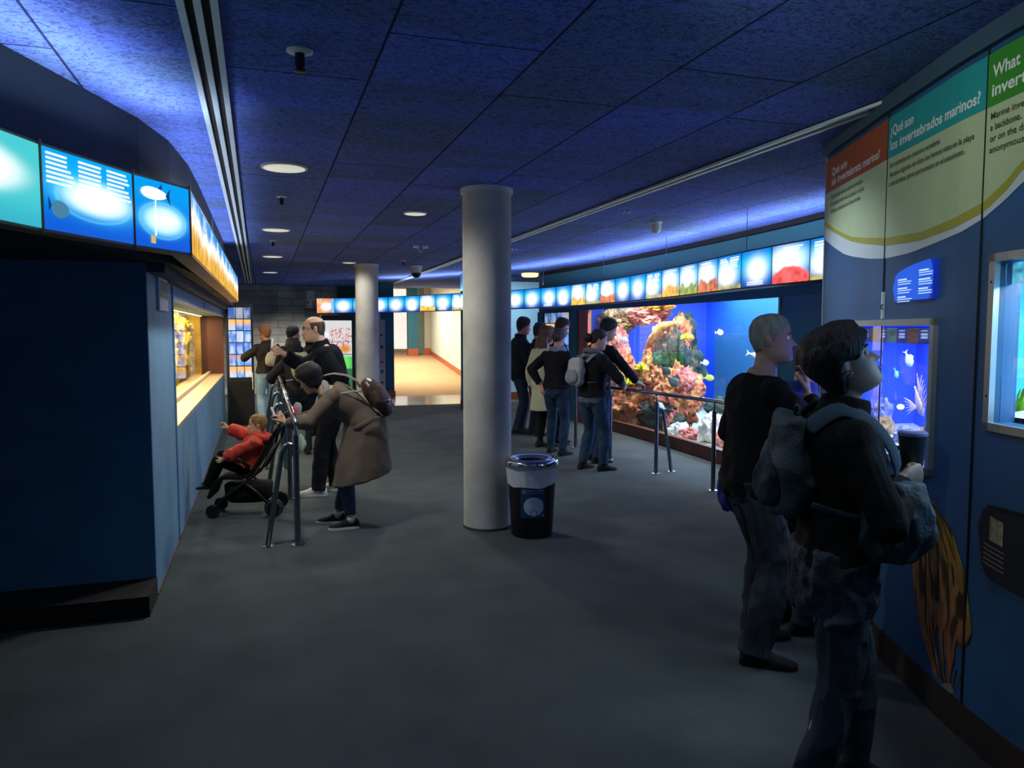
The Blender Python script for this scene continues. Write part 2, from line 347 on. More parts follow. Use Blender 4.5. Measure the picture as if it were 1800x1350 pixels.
# corridor: tile threshold, ramp, panelled right wall, ceiling
struct('floor_tiles', MB().box(2.70, 5.6, 16.3, 18.62, 0.0, 0.006), mat('polished_threshold_tiles', L3(150, 142, 140), 0.12, var=0.08, scale=2))
ramp = MB(); ramp.add([(2.6, 18.6, 0), (5.6, 18.6, 0), (9.2, 30.5, 0.75), (2.6, 30.5, 0.75)], [(0, 1, 2, 3)])
ramp.box(-1, 12, 30.5, 38, 0.6, 0.75)
struct('floor_ramp', ramp, mat('sand_carpet', L3(188, 152, 112), 0.9, var=0.06, scale=3))
pan = mat('pale_wall_panels', L3(214, 226, 214), 0.5, var=0.03)
A_, B_ = Vector((5.45, 18.6, 0)), Vector((6.28, 29.2, 0.66)); e_ = (B_ - A_)
cw = MB()
for k in range(5):
    p = A_ + e_ * (k / 5); q = A_ + e_ * ((k + 0.985) / 5)
    cw.add([(p.x, p.y, -0.1), (q.x, q.y, -0.1), (q.x, q.y, 3.4), (p.x, p.y, 3.4)], [(0, 1, 2, 3)])
    cw.add([(p.x + .3, p.y, -0.1), (q.x + .3, q.y, -0.1), (q.x + .3, q.y, 3.4), (p.x + .3, p.y, 3.4)], [(3, 2, 1, 0)])
struct('wall_corridor_right', cw, pan)
sk = MB(); sk.add([(A_.x - .02, A_.y, 0), (B_.x - .02, B_.y, 0.66), (B_.x - .02, B_.y, 0.84), (A_.x - .02, A_.y, 0.18)], [(0, 1, 2, 3)])
struct('baseboard_corridor', sk, M['skirt_orange'])
struct('wall_corridor_end', MB().box(6.02, 6.32, 29.2, 29.6, 0.65, 3.4), mat('cream_column', L3(170, 168, 150), 0.6))
struct('wall_corridor_bay', MB().box(5.6, 6.4, 29.9, 30.1, 0.7, 3.4), mat('aqua_panel', L3(170, 214, 220), 0.5))
struct('wall_corridor_post', MB().box(5.32, 5.68, 28.9, 29.2, 0.64, 3.4), M['teal'])
struct('baseboard_corridor_post', MB().box(5.30, 5.70, 28.86, 28.9, 0.64, 0.93), M['skirt_orange'])
struct('baseboard_corridor_end', MB().box(6.0, 6.33, 29.16, 29.2, 0.65, 0.94), M['skirt_orange'])
struct('wall_corridor_bright', MB().box(1.5, 12, 36, 36.1, 0.7, 3.8), mat('glowing_wall', L3(250, 246, 236), 0.5, emit=(1, 0.97, 0.9), es=0.8))  # wall glows by itself, in place of light falling on it
struct('wall_corridor_left', MB().box(2.55, 2.6, 20.2, 36, 0, 3.6), pan)
struct('ceiling_corridor', MB().add([(2.5, 18.7, 2.8), (9, 18.7, 2.8), (9, 36, 3.6), (2.5, 36, 3.6)], [(0, 3, 2, 1)]), mat('mauve_ceiling', L3(186, 160, 156), 0.8))
# bright side bay to the right of the near column
struct('wall_bay', MB().box(4.9, 7.4, 17.2, 17.3, 0, 2.8), mat('glowing_blue_panel', L3(150, 196, 222), 0.5, emit=(0.35, 0.62, 0.85), es=0.12))  # faint glow in the panel stands in for light falling on it
struct('baseboard_bay', MB().box(4.9, 7.4, 17.15, 17.2, 0, 0.16), M['skirt_orange'])
struct('floor', MB().box(5.6, 9, 18.55, 19, -0.1, 0), M['carpet'])

# ---------------- curved wall with the great aquarium (right, far)
def cwx(y): return 5.42 - (y - 10.5) ** 2 / 80.0
def curve_strip(y0, y1, z0, z1, off=0.0, th=0.06, n=12, mb=None):
    mb = mb or MB(); ys = [y0 + (y1 - y0) * i / n for i in range(n + 1)]
    pts = [(cwx(y) + off, y) for y in ys] + [(cwx(y) + off + th, y) for y in reversed(ys)]
    return mb.prism(pts, z0, z1)
T0, T1 = 6.78, 12.1
struct('wall_right', curve_strip(3.9, 14.2, 2.0, 2.72), M['teal_dark'])
struct('trim_9', curve_strip(3.9, 14.2, 2.72, 2.80, off=0.03), M['black_matte'])  # dark strip put in for the shaded gap under the ceiling edge
struct('wall_right_lower', curve_strip(3.9, T0, 0.0, 2.0, n=6), M['teal'])
struct('baseboard_right', curve_strip(3.9, 12.6, 0.0, 0.17, off=-0.02, th=0.10, n=16), M['brown_wood'])
struct('trim_10', curve_strip(T0 - 0.02, T0 + 0.02, 0.17, 2.0, off=-0.01, n=1), M['steel'])
struct('door_1', curve_strip(T1 + 0.02, 12.5, 0.0, 2.0, n=2), mat('rust_door', L3(150, 78, 66), 0.5, var=0.08))
struct('trim_11', curve_strip(12.5, 12.75, 0.0, 2.0, off=-0.03, th=0.3, n=2), M['teal_dark'])
struct('trim_12', curve_strip(13.95, 14.2, 0.0, 2.0, off=-0.03, th=0.3, n=2), M['teal_dark'])
struct('window_2', curve_strip(T0, T1, 0.17, 2.0, off=0.01, th=0.012, n=16), M['glass'])
struct('wall_aquarium_back', MB().box(8.3, 8.4, 5.0, 13.2, 0, 2.8), mat('aquarium_blue', L3(24, 92, 215), 0.8, var=0.05, scale=1))
struct('wall_aquarium_side', MB().box(5.55, 8.3, 12.95, 13.0, 0, 2.8), mat('aquarium_violet', L3(44, 76, 225), 0.7))
struct('wall_aquarium_side', MB().box(5.55, 8.3, 5.0, 5.05, 0, 2.8), mat('aquarium_blue2', L3(40, 110, 225), 0.8))
struct('floor_aquarium', MB().box(5.42, 8.3, 5.05, 12.95, 0.02, 0.12), mat('pale_sand', L3(200, 205, 190), 0.9, var=0.1, scale=30, bump=0.4, bscale=60))
struct('ceiling_aquarium', MB().box(5.5, 8.3, 5.05, 12.95, 2.46, 2.5), M['black_matte'])
struct('trim_13', MB().box(7.95, 8.28, 9.2, 12.1, 0.12, 1.58), mat('deep_teal_block', L3(22, 92, 140), 0.8))

# ---------------- near right wall with panels (s runs along the wall towards the viewer)
W = [(3.37, 3.94), (2.99, 3.08), (2.71, 2.39), (2.60, 2.06), (2.45, 1.45), (2.36, 0.8), (2.30, -0.6), (2.35, -2.5)]
WS = [0.0]
for a, b in zip(W, W[1:]): WS.append(WS[-1] + math.hypot(a[0] - b[0], a[1] - b[1]))
def wp(s, z, off=0.0):
    k = 0
    while k < len(W) - 2 and s > WS[k + 1]: k += 1
    a = Vector(W[k]); b = Vector(W[k + 1]); e = (b - a).normalized(); n = Vector((e.y, -e.x))
    p = a + e * (s - WS[k]) + n * off
    return Vector((p.x, p.y, z))
H1 = (0.435, 1.52, 1.045, 1.67); H2 = (1.965, 2.9, 1.30, 1.905)
NW = MB()
def wrect(mb, s0, s1, z0, z1, off=0.0, th=0.08):
    cuts = [s0] + [x for x in WS if s0 + 1e-4 < x < s1 - 1e-4] + [s1]
    for a, b in zip(cuts, cuts[1:]):
        m = (a + b) / 2
        k = 0
        while k < len(W) - 2 and m > WS[k + 1]: k += 1
        A = Vector(W[k]); B = Vector(W[k + 1]); e = (B - A).normalized(); n = Vector((e.y, -e.x))
        P = lambda s, o, z: tuple((A + e * (s - WS[k]) + n * o).to_3d() + Vector((0, 0, z)))
        vs = [P(s, o, z) for s in (a, b) for o in (off, off - th) for z in (z0, z1)]
        mb.add(vs, [(0, 1, 3, 2), (4, 6, 7, 5), (0, 4, 5, 1), (2, 3, 7, 6), (0, 2, 6, 4), (1, 5, 7, 3)])
    return mb
SE = WS[-1]
for s0, s1, z0, z1 in ((0, H1[0], 0, 2.72), (H1[0], H1[1], 0, H1[2]), (H1[0], H1[1], H1[3], 2.72), (H1[1], H2[0], 0, 2.72), (H2[0], H2[1], 0, H2[2]), (H2[0], H2[1], H2[3], 2.72), (H2[1], SE, 0, 2.72)):
    wrect(NW, s0, s1, z0, z1)
mural = mat('painted_mural_wall', L3(44, 88, 132), 0.42, var=0.25, scale=2.2, spec=0.5)
struct('wall_near_right', NW, mural)
struct('wall_near_right_top', wrect(MB(), 0, SE, 2.72, 2.80, off=0.03, th=0.12), mat('steel_blue_paint', L3(58, 84, 104), 0.6))
struct('baseboard_near_right', wrect(MB(), 0, SE, 0, 0.14, off=0.012, th=0.02), mat('dark_brown_skirting', L3(44, 34, 28), 0.6))
e0 = (Vector(W[1]) - Vector(W[0])).normalized()
struct('wall_near_return', MB().prism([(3.40, 3.93), (3.44, 3.90), (6.2, 4.3), (6.2, 4.4)], 0, 2.8), M['black_matte'])
for k, (s, nm) in enumerate(((0.985, 'a'), (1.845, 'b'))):
    struct('trim_%d' % (14 + k), wrect(MB(), s - 0.004, s + 0.004, 0.14, 2.72, off=0.006, th=0.004), M['black_matte'])
struct('trim_16', wrect(MB(), 0.0, 0.012, 0.14, 2.72, off=0.004, th=0.09), mat('wall_edge_trim', L3(170, 185, 196), 0.5))
# ---------------- two round concrete columns
def column(x, y, label, second):
    o = MB().lathe([(0.20, 0.0), (0.20, 2.775)], 48).build('column', conc, None, True, auto=0.8)
    o.location = (x, y, 0); tag(o, label, 'column')
    c = MB().lathe([(0.215, 2.76), (0.215, 2.8)], 48).build('collar', M['trim_white'], o, True, auto=0.6)
    c2 = MB().lathe([(0.208, 0.0), (0.208, 0.02)], 48).build('base_ring', M['concrete_dark'], o, True, auto=0.6)
conc = mat('pale_concrete', L3(206, 206, 194), 0.7, var=0.2, scale=2.6, bump=0.12, bscale=25)
column(1.77, 6.03, 'thick round pale concrete column standing behind the waste bin', 0)
column(1.76, 13.53, 'round concrete column farther back, behind the bent-over visitor in the brown coat', 1)
# ================================================================ SIGN BANDS
def sm(a, b, x): t = np.clip((x - a) / (b - a + 1e-9), 0, 1); return t * t * (3 - 2 * t)
def vnoise(U, V, fx, fy, seed):
    r = np.random.RandomState(seed); g = r.rand(int(fy) + 3, int(fx) + 3)
    x = U * fx; y = V * fy; i = np.floor(x).astype(int); j = np.floor(y).astype(int); fx_ = x - i; fy_ = y - j
    fx_ = fx_ * fx_ * (3 - 2 * fx_); fy_ = fy_ * fy_ * (3 - 2 * fy_)
    return (g[j, i] * (1 - fx_) + g[j, i + 1] * fx_) * (1 - fy_) + (g[j + 1, i] * (1 - fx_) + g[j + 1, i + 1] * fx_) * fy_
def mixc(C, c, a): return C * (1 - a[..., None]) + np.array(c) * a[..., None]
def paint(U, V, kind, seed, asp=1.6):
    r = np.random.RandomState(seed)
    top = lin((0, 130, 225)); mid = lin((20, 190, 250)); bot = lin((0, 80, 190))
    C = np.zeros(U.shape + (3,)); C += bot
    C = mixc(C, mid, sm(0.0, 0.6, V)); C = mixc(C, top, sm(0.7, 1.0, V))
    edge = np.minimum(U, 1 - U); C = C * (0.75 + 0.25 * sm(0, 0.12, edge))[..., None]
    def glow(cx, cy, rx, ry, a=1.0, c=(1.15, 1.2, 1.2), p=1.6):
        nonlocal C
        d = ((U - cx) / rx) ** 2 + ((V - cy) / ry) ** 2
        C = mixc(C, c, a * np.exp(-d ** p))
    def lines(x0, x1, y0, n, dy, h, a=0.9, c=(1.1, 1.15, 1.2)):
        nonlocal C
        for k in range(n):
            L = x1 - (x1 - x0) * 0.3 * r.rand(); y = y0 - k * dy
            on = (np.abs(V - y) < h) & (U > x0) & (U < L)
            C[on] = C[on] * (1 - a) + np.array(c) * a
    if kind == 'glow':
        glow(0.5 + 0.08 * (r.rand() - .5), 0.45, 0.34, 0.36)
        if r.rand() > .5: glow(0.5, 0.2, 0.25, 0.12)
        if r.rand() > .6: lines(0.2, 0.8, 0.12, 2, 0.06, 0.015, .8)
    elif kind == 'reef':
        glow(0.45, 0.5, 0.45, 0.42); lines(0.12, 0.85, 0.9, 4, 0.07, 0.016)
        n = vnoise(U, V, 9, 7, seed); h = 0.18 + 0.28 * vnoise(U, V * 0, 6, 1, seed + 1)
        a = sm(h + 0.06, h - 0.06, V) * 0.95; cc = [lin((250, 190, 70)), lin((215, 120, 60)), lin((150, 170, 60))][seed % 3]
        C = C * (1 - a[..., None]) + (np.array(cc) * (0.45 + 1.1 * n[..., None])) * a[..., None]
    elif kind == 'pink':
        glow(0.4, 0.55, 0.5, 0.4); lines(0.3, 0.85, 0.9, 3, 0.06, 0.014)
        n = vnoise(U, V, 12, 9, seed); h = 0.4 * (1 - ((U - 0.5) / 0.62) ** 2) + 0.08 * n
        a = sm(h + 0.05, h - 0.05, V); C = C * (1 - a[..., None]) + (lin((245, 90, 90)) * (0.5 + 1.2 * n[..., None])) * a[..., None]
    elif kind == 'text':
        glow(0.4, 0.4, 0.42, 0.36, 1.0); lines(0.1, 0.48, 0.92, 6, 0.055, 0.014); lines(0.54, 0.92, 0.92, 6, 0.055, 0.014)
        n = vnoise(U, V, 10, 8, seed); a = sm(0.2, 0.05, V) * 0.8; C = C * (1 - a[..., None]) + (lin((200, 190, 60)) * (0.4 + n[..., None])) * a[..., None]
    elif kind == 'orange':
        C[:] = lin((250, 130, 40)); n = vnoise(U, V, 8, 7, seed); C = C * (0.4 + 1.2 * n[..., None]); glow(0.55, 0.45, 0.3, 0.3)
        C = mixc(C, lin((60, 190, 250)), sm(0.7, 0.95, U))
    elif kind == 'gold':
        C[:] = lin((10, 135, 215)); n = vnoise(U, V, 7, 14, seed)
        h = 0.48 + 0.2 * (vnoise(U, V * 0, 4, 1, seed) - .5) + 0.14 * vnoise(U * 1.0, V, 22, 2, seed + 2)
        a = sm(h + 0.1, h - 0.1, V); n2 = vnoise(U, V, 26, 5, seed + 3)
        C = C * (1 - a[..., None]) + (lin((230, 170, 40)) * (0.35 + 1.1 * n2[..., None])) * a[..., None]
        a = np.exp(-((V - h) / 0.16) ** 2) * (0.5 + n); C = mixc(C, (1.1, 1.05, .85), np.clip(a, 0, 1))
        lines(0.15, 0.55, 0.93, 5, 0.05, 0.012)
    elif kind == 'f_teal':
        C[:] = lin((70, 195, 200)); C = mixc(C, lin((50, 170, 190)), sm(0.4, 0.0, V))
        glow(0.2, 0.58, 0.66, 0.33, p=3.5)
        on = (np.abs(V - 0.13 + 0.02 * np.sin(U * 90)) < 0.022) & (U > 0.25) & (U < 0.62); C[on] = lin((230, 200, 60))
    elif kind == 'f_text':
        C = mixc(np.zeros(U.shape + (3,)) + lin((0, 85, 205)), lin((0, 160, 235)), sm(0.0, 0.9, V))
        d = np.hypot((U - 0.52 - 0.0) / 0.42, (V - 0.50 + 0.12 * (U - .5)) / 0.24) ** 3
        C = mixc(C, lin((70, 215, 250)), np.exp(-d * 0.9)); C = mixc(C, (1.1, 1.2, 1.2), 0.85 * np.exp(-np.hypot((U - 0.58) / 0.37, (V - 0.50) / 0.21) ** 5))
        for k, x in enumerate((0.04, 0.37, 0.69)): lines(x, x + 0.29, 0.94, 7, 0.058, 0.014, .8)
        d = np.hypot((U - 0.55) / 0.42, (V - 0.47) / 0.27); C = mixc(C, lin((120, 230, 250)), 0.4 * np.exp(-((d - 1.0) / 0.05) ** 2))
    elif kind == 'f_fish':
        C = mixc(np.zeros(U.shape + (3,)) + lin((0, 80, 205)), lin((0, 150, 230)), sm(0.0, 0.9, V))
        C = mixc(C, lin((80, 215, 250)), np.exp(-np.hypot((U - 0.5) / 0.42, (V - 0.42) / 0.24) ** 5))
        C = mixc(C, (1.0, 1.15, 1.2), 0.8 * np.exp(-np.hypot((U - 0.52) / 0.33, (V - 0.43) / 0.19) ** 4)); d = np.hypot((U - 0.5) / 0.42, (V - 0.42) / 0.27); C = mixc(C, lin((120, 225, 250)), 0.4 * np.exp(-((d - 1.0) / 0.05) ** 2))
    return np.clip(C, 0, 2.0)
def sign_panel(parent, A, B, z0, z1, nrm, kind, seed, nu, nv, name='light_panel'):
    A = Vector(A); B = Vector(B); gap = (B - A).normalized() * 0.006
    P0 = A + gap + Vector(nrm).to_2d() * 0.0; P1 = B - gap
    mb = MB().grid(lambda u, v: (P0.x + (P1.x - P0.x) * u, P0.y + (P1.y - P0.y) * u, z0 + (z1 - z0) * v), nu, nv)
    o = mb.build(name, M['sign'], parent)
    V, U = np.mgrid[0:nv + 1, 0:nu + 1]; C = paint(U / nu, V / nv, kind, seed)
    colour_attr(o.data, C.reshape(-1, 3)); return o
def sign_box(parent, pts, z0, z1, depth, side, m_box):
    """casing behind the panels: side=+1 puts it to the left of the path direction"""
    P = [Vector(p) for p in pts]; n = len(P); inner = []
    for i in range(n):
        t = (P[min(i + 1, n - 1)] - P[max(i - 1, 0)]).normalized(); nn = Vector((-t.y, t.x)) * side
        inner.append(P[i] + nn * depth)
    nrm = [(inner[i] - P[i]).normalized() for i in range(n)]
    front = [P[i] + nrm[i] * 0.004 for i in range(n)]
    mb = MB()
    rings = []
    for i in range(n):
        f, b = front[i], inner[i]
        rings.append([(f.x, f.y, z0 - 0.012), (f.x, f.y, z1 + 0.012), (b.x, b.y, z1 + 0.012), (b.x, b.y, z0 - 0.012)])
    mb.loft(rings)
    return mb.build('casing', m_box, parent)
ZB, ZT = 2.06, 2.392
wood = mat('sign_casing_underside', L3(176, 142, 112), 0.6, var=0.08, scale=5)
dk = mat('dark_sign_casing', L3(22, 34, 44), 0.5)
# left block sign: front face (three visible panels) and long side face
LS = thing('illuminated_sign_band', 'illuminated sign box wrapping the left wall corner, blue front and golden side panels', 'sign', (0, 0, 0))
fr = [(-1.62, 1.35), (-1.30, 2.25), (-1.08, 2.86), (-0.835, 3.52), (-0.60, 4.02), (-0.355, 4.40)]
kinds = ['f_teal', 'f_teal', 'f_teal', 'f_text', 'f_fish']
fr2 = [(-1.62, 1.35), (-1.42, 1.94), (-1.10, 2.80), (-0.835, 3.525), (-0.575, 4.05), (-0.355, 4.40)]
for k in range(5):
    sign_panel(LS, fr2[k], fr2[k + 1], ZB, ZT, (0, 0), kinds[k], 5 + k, 110, 70) if k > 1 else sign_panel(LS, fr2[k], fr2[k + 1], ZB, ZT, (0, 0), kinds[k], 5 + k, 40, 30)
sd = [(-0.35 + 0.0025 * k, 4.42 + 0.72 * k) for k in range(11)]
for k in range(10): sign_panel(LS, sd[k], sd[k + 1], ZB, ZT, (0, 0), 'gold', 20 + k, 60, 60)
c1 = fr2[:-1] + [(-0.356, 4.40), (-0.350, 4.42)] + sd[1:]
sign_box(LS, c1, ZB, ZT, 0.105, 1, wood)
cpm = mat('copper_strip', L3(150, 96, 70), 0.4, metal=0.5)
for (x, y) in fr2[1:]: MB().box(x - 0.003, x + 0.006, y - 0.007, y + 0.003, ZB - 0.02, ZT + 0.022).build('corner_strip', cpm, LS)
# the fish pictured on the third front panel, the small blue fish on the second: flat prints on the panel faces
def on_panel(A, B, poly, name, m, off=0.004):
    A = Vector(A); B = Vector(B); t = (B - A); n = Vector((t.y, -t.x)).normalized()
    vs = []
    for u, v in poly:
        p = A + t * u + n * off; vs.append((p.x, p.y, ZB + (ZT - ZB) * v))
    return MB().add(vs, [tuple(range(len(vs)))]).build(name, m, LS)
em = lambda nm, c, s=1.0: mat(nm, (0.02, 0.02, 0.02), 0.4, emit=c, es=s)
fw = em('print_white', (1.0, 1.1, 1.15), 1.2); fb = em('print_navy', tuple(lin((10, 60, 120))), 1.0)
def fishpoly(cx, cy, lx, ly, tail=True, flip=1, n=18):
    pts = []
    for i in range(n):
        a = 2 * PI * i / n; pts.append((cx + flip * lx * math.cos(a) * (1 if math.cos(a) < 0 else 0.92), cy + ly * math.sin(a) * (1 - 0.35 * (math.cos(a) * 1 + 1) / 2)))
    return pts
on_panel(fr2[4], fr2[5], fishpoly(0.35, 0.80, 0.24, 0.11), 'fish_print', fw, .005)
on_panel(fr2[4], fr2[5], [(0.53, 0.80), (0.62, 0.93), (0.60, 0.80), (0.62, 0.66)], 'fish_tail_print', fb, .006)
on_panel(fr2[4], fr2[5], [(0.40, 0.88), (0.47, 0.97), (0.47, 0.88)], 'fish_fin_print', fb, .006)
on_panel(fr2[4], fr2[5], fishpoly(0.62, 0.44, 0.15, 0.06), 'fish_print', fw, .005)
on_panel(fr2[4], fr2[5], [(0.335, 0.18), (0.36, 0.18), (0.365, 0.72), (0.345, 0.72)], 'line_print', fw, .005)
on_panel(fr2[4], fr2[5], [(0.26, 0.06), (0.34, 0.06), (0.34, 0.17), (0.26, 0.17)], 'mark_print', em('print_yellow', tuple(lin((210, 190, 90)))), .005)
on_panel(fr2[3], fr2[4], fishpoly(0.17, 0.27, 0.09, 0.13), 'fish_print', em('print_steel', tuple(lin((70, 130, 160)))), .005)
on_panel(fr2[3], fr2[4], [(0.08, 0.30), (0.045, 0.42), (0.05, 0.22)], 'fish_tail_print', fb, .006)
# right curved sign
key = [(4.00, 3.5), (4.19, 4.88), (4.30, 6.09), (4.60, 7.85), (4.80, 9.89), (4.75, 11.82), (4.42, 13.32), (3.69, 14.84), (2.84, 16.55), (2.10, 17.5), (1.22, 18.4)]
def catmull(K, n=14):
    out = []
    for i in range(len(K) - 1):
        p0 = Vector(K[max(i - 1, 0)]); p1 = Vector(K[i]); p2 = Vector(K[i + 1]); p3 = Vector(K[min(i + 2, len(K) - 1)])
        for j in range(n):
            t = j / n
            out.append(0.5 * ((2 * p1) + (p2 - p0) * t + (2 * p0 - 5 * p1 + 4 * p2 - p3) * t * t + (3 * p1 - p0 - 3 * p2 + p3) * t ** 3))
    out.append(Vector(K[-1])); return out
cp = catmull(key); cl = [0]
for a, b in zip(cp, cp[1:]): cl.append(cl[-1] + (b - a).length)
def along(d):
    for i in range(len(cl) - 1):
        if d <= cl[i + 1]: return cp[i].lerp(cp[i + 1], (d - cl[i]) / (cl[i + 1] - cl[i]))
    return cp[-1]
RS = thing('illuminated_sign_band', 'long curved band of glowing blue panels hung over the large aquarium', 'sign')
tot = cl[-1]; npan = 30; stp = tot / npan
seq = ['glow', 'glow', 'text', 'pink', 'glow', 'text', 'reef', 'reef', 'reef', 'text', 'glow', 'glow', 'reef', 'text', 'reef', 'glow', 'glow', 'glow', 'glow', 'glow', 'pink', 'text', 'glow', 'reef', 'glow', 'glow', 'glow', 'glow', 'glow', 'orange']
rp = [along(stp * k) for k in range(npan + 1)]
for k in range(npan):
    a, b = rp[k + 1], rp[k]     # seen from the hall the far end is on the left
    sign_panel(RS, a, b, 2.05, 2.05 + 0.325, (0, 0), seq[k], 40 + k, 44, 34)
sign_box(RS, rp, 2.05, 2.375, 0.16, -1, dk)
for k in range(1, npan, 4):
    p = rp[k]; t = (rp[k + 1] - rp[k - 1]).normalized(); q = p + Vector((t.y, -t.x)) * 0.05
    MB().tube([(q.x, q.y, 2.38), (q.x, q.y, 2.8)], 0.004, 6).build('suspension_rod', M['steel'], RS)
# ================================================================ near wall graphics
def poly_on_wall(pts, off, name, m, parent):
    """pts: closed outline in (s,z); split at the wall folds so that it follows the wall"""
    s0 = min(p[0] for p in pts); s1 = max(p[0] for p in pts); mb = MB()
    def zr(s):
        zs = []
        for (a, b), (c, d) in zip(pts, pts[1:] + pts[:1]):
            if (a - s) * (c - s) <= 0 and a != c: zs.append(b + (d - b) * (s - a) / (c - a))
        return (min(zs), max(zs)) if zs else (0, 0)
    N = max(2, int((s1 - s0) / 0.03)); S = sorted(set([s0 + (s1 - s0) * (i + .0) / N for i in range(N + 1)] + [x for x in WS if s0 < x < s1]))
    S[0] += 1e-4; S[-1] -= 1e-4
    vs = []
    for s in S: lo, hi = zr(s); vs += [wp(s, lo, off), wp(s, hi, off)]
    return mb.add(vs, [(2 * i, 2 * i + 2, 2 * i + 3, 2 * i + 1) for i in range(len(S) - 1)]).build(name, m, parent)
def crv(pts, s):
    x = [p[0] for p in pts]; z = [p[1] for p in pts]; return float(np.interp(s, x, z))
OT = [(0.0, 2.325), (0.055, 2.316), (0.2, 2.26), (0.326, 2.222), (0.5, 2.175), (0.697, 2.145), (1.003, 2.108), (1.364, 2.090), (1.659, 2.11), (1.855, 2.142), (1.994, 2.205), (2.061, 2.25), (2.3, 2.36), (2.7, 2.45)]
OB = [(0.0, 2.295), (0.058, 2.284), (0.2, 2.235), (0.329, 2.196), (0.5, 2.148), (0.7, 2.112), (1.007, 2.068), (1.367, 2.052), (1.662, 2.07), (1.857, 2.105), (1.997, 2.17), (2.064, 2.22), (2.3, 2.33), (2.7, 2.42)]
WB = [(0.0, 2.225), (0.055, 2.201), (0.233, 2.136), (0.38, 2.09), (0.53, 2.060), (0.789, 2.024), (1.012, 2.006), (1.259, 2.007), (1.524, 2.028), (1.706, 2.046), (1.856, 2.081), (1.983, 2.131), (2.067, 2.175), (2.3, 2.29), (2.7, 2.38)]
white_p = mat('pale_print', L3(200, 214, 222), 0.5); olive = mat('olive_print', L3(168, 166, 60), 0.5); cream = mat('sage_print', L3(186, 204, 160), 0.5)
tops = [mat('rust_print', L3(176, 88, 40), 0.5), mat('turquoise_print', L3(36, 158, 160), 0.5), mat('green_print', L3(60, 146, 48), 0.5)]
ink = mat('dark_ink', L3(60, 66, 40), 0.6); wink = mat('white_ink', L3(235, 240, 235), 0.6)
def text_mesh(body, size, parent, name, m, s, z, off=0.008, width=None, sy=1.0):
    cu = bpy.data.curves.new(name, 'FONT'); cu.body = body; cu.size = size; cu.fill_mode = 'FRONT'; cu.offset = size * (0.022 if 'heading' in name else 0.008)
    t = bpy.data.objects.new(name, cu); COL.objects.link(t)
    dg = bpy.context.evaluated_depsgraph_get(); me = bpy.data.meshes.new_from_object(t.evaluated_get(dg)); bpy.data.objects.remove(t)
    xs = [v.co.x for v in me.vertices]
    if not xs: return None
    x0 = min(xs); wd = max(xs) - x0; sc = (width / wd) if width else 1.0
    for v in me.vertices: v.co = wp(s + (v.co.x - x0) * sc, z + v.co.y * sy, off)
    me.materials.clear(); me.materials.append(m)
    o = bpy.data.objects.new(name, me); COL.objects.link(o); o.parent = parent; return o
spec = [(0.014, 0.981, 'information panel with rust-orange heading in Catalan, leftmost of the three on the near right wall'),
        (0.989, 1.841, 'information panel with turquoise heading in Spanish, between the orange and the green headed ones'),
        (1.849, 2.69, 'information panel with green heading in English, cut by the right edge of the view')]
txt = [(['Què són', 'els invertebrats marins?'], ['Són animals sense columna vertebral.', 'En trobem molts vius a la platja o al plat,', "d'altres romanen en l'anonimat."]),
       (['¿Qué son', 'los invertebrados marinos?'], ['Son animales sin columna vertebral.', 'Aunque algunos de ellos los hemos visto en la playa', 'o en el plato, otros permanecen en el anonimato.']),
       (['What are marine', 'invertebrates?'], ['Marine invertebrates are animals without', 'a backbone. Although we see some on the beach', 'or on the dinner plate, others remain', 'anonymous.'])]
for k, (s0, s1, lab) in enumerate(spec):
    T = thing('wall_board', lab, 'sign')
    S = [s0 + (s1 - s0) * i / 24 for i in range(25)]
    def band(lo, hi, off, nm, m):
        pts = [(s, lo(s)) for s in S] + [(s, hi(s)) for s in reversed(S)]
        return poly_on_wall(pts, off, nm, m, T)
    band(lambda s: crv(WB, s), lambda s: 2.695, 0.003, 'wave_border', white_p)
    band(lambda s: crv(OB, s), lambda s: crv(OT, s) + 0.01, 0.0045, 'olive_band', olive)
    band(lambda s: crv(OT, s), lambda s: 2.50, 0.005, 'text_field', cream)
    band(lambda s: 2.495, lambda s: 2.695, 0.006, 'heading_field', tops[k])
    hd, bd = txt[k]; wd = s1 - s0
    if k == 0:
        text_mesh(hd[0], 0.062, T, 'heading_text', wink, s0 + 0.12, 2.585, width=0.27); text_mesh(hd[1], 0.062, T, 'heading_text', wink, s0 + 0.12, 2.525, width=0.76)
        for j, b in enumerate(bd): text_mesh(b, 0.036, T, 'body_text', ink, s0 + 0.12, 2.445 - 0.043 * j, width=(0.53, 0.55, 0.50)[j])
    elif k == 1:
        text_mesh(hd[0], 0.065, T, 'heading_text', wink, s0 + 0.03, 2.60, width=0.24); text_mesh(hd[1], 0.065, T, 'heading_text', wink, s0 + 0.03, 2.53, width=0.79)
        for j, b in enumerate(bd): text_mesh(b, 0.036, T, 'body_text', ink, s0 + 0.03, 2.445 - 0.045 * j, width=(0.50, 0.76, 0.70)[j])
    else:
        text_mesh(hd[0], 0.065, T, 'heading_text', wink, s0 + 0.03, 2.60, width=0.46); text_mesh(hd[1], 0.065, T, 'heading_text', wink, s0 + 0.03, 2.53, width=0.46)
        for j, b in enumerate(bd): text_mesh(b, 0.036, T, 'body_text', ink, s0 + 0.03, 2.445 - 0.042 * j, width=(0.66, 0.72, 0.6, 0.2)[j])
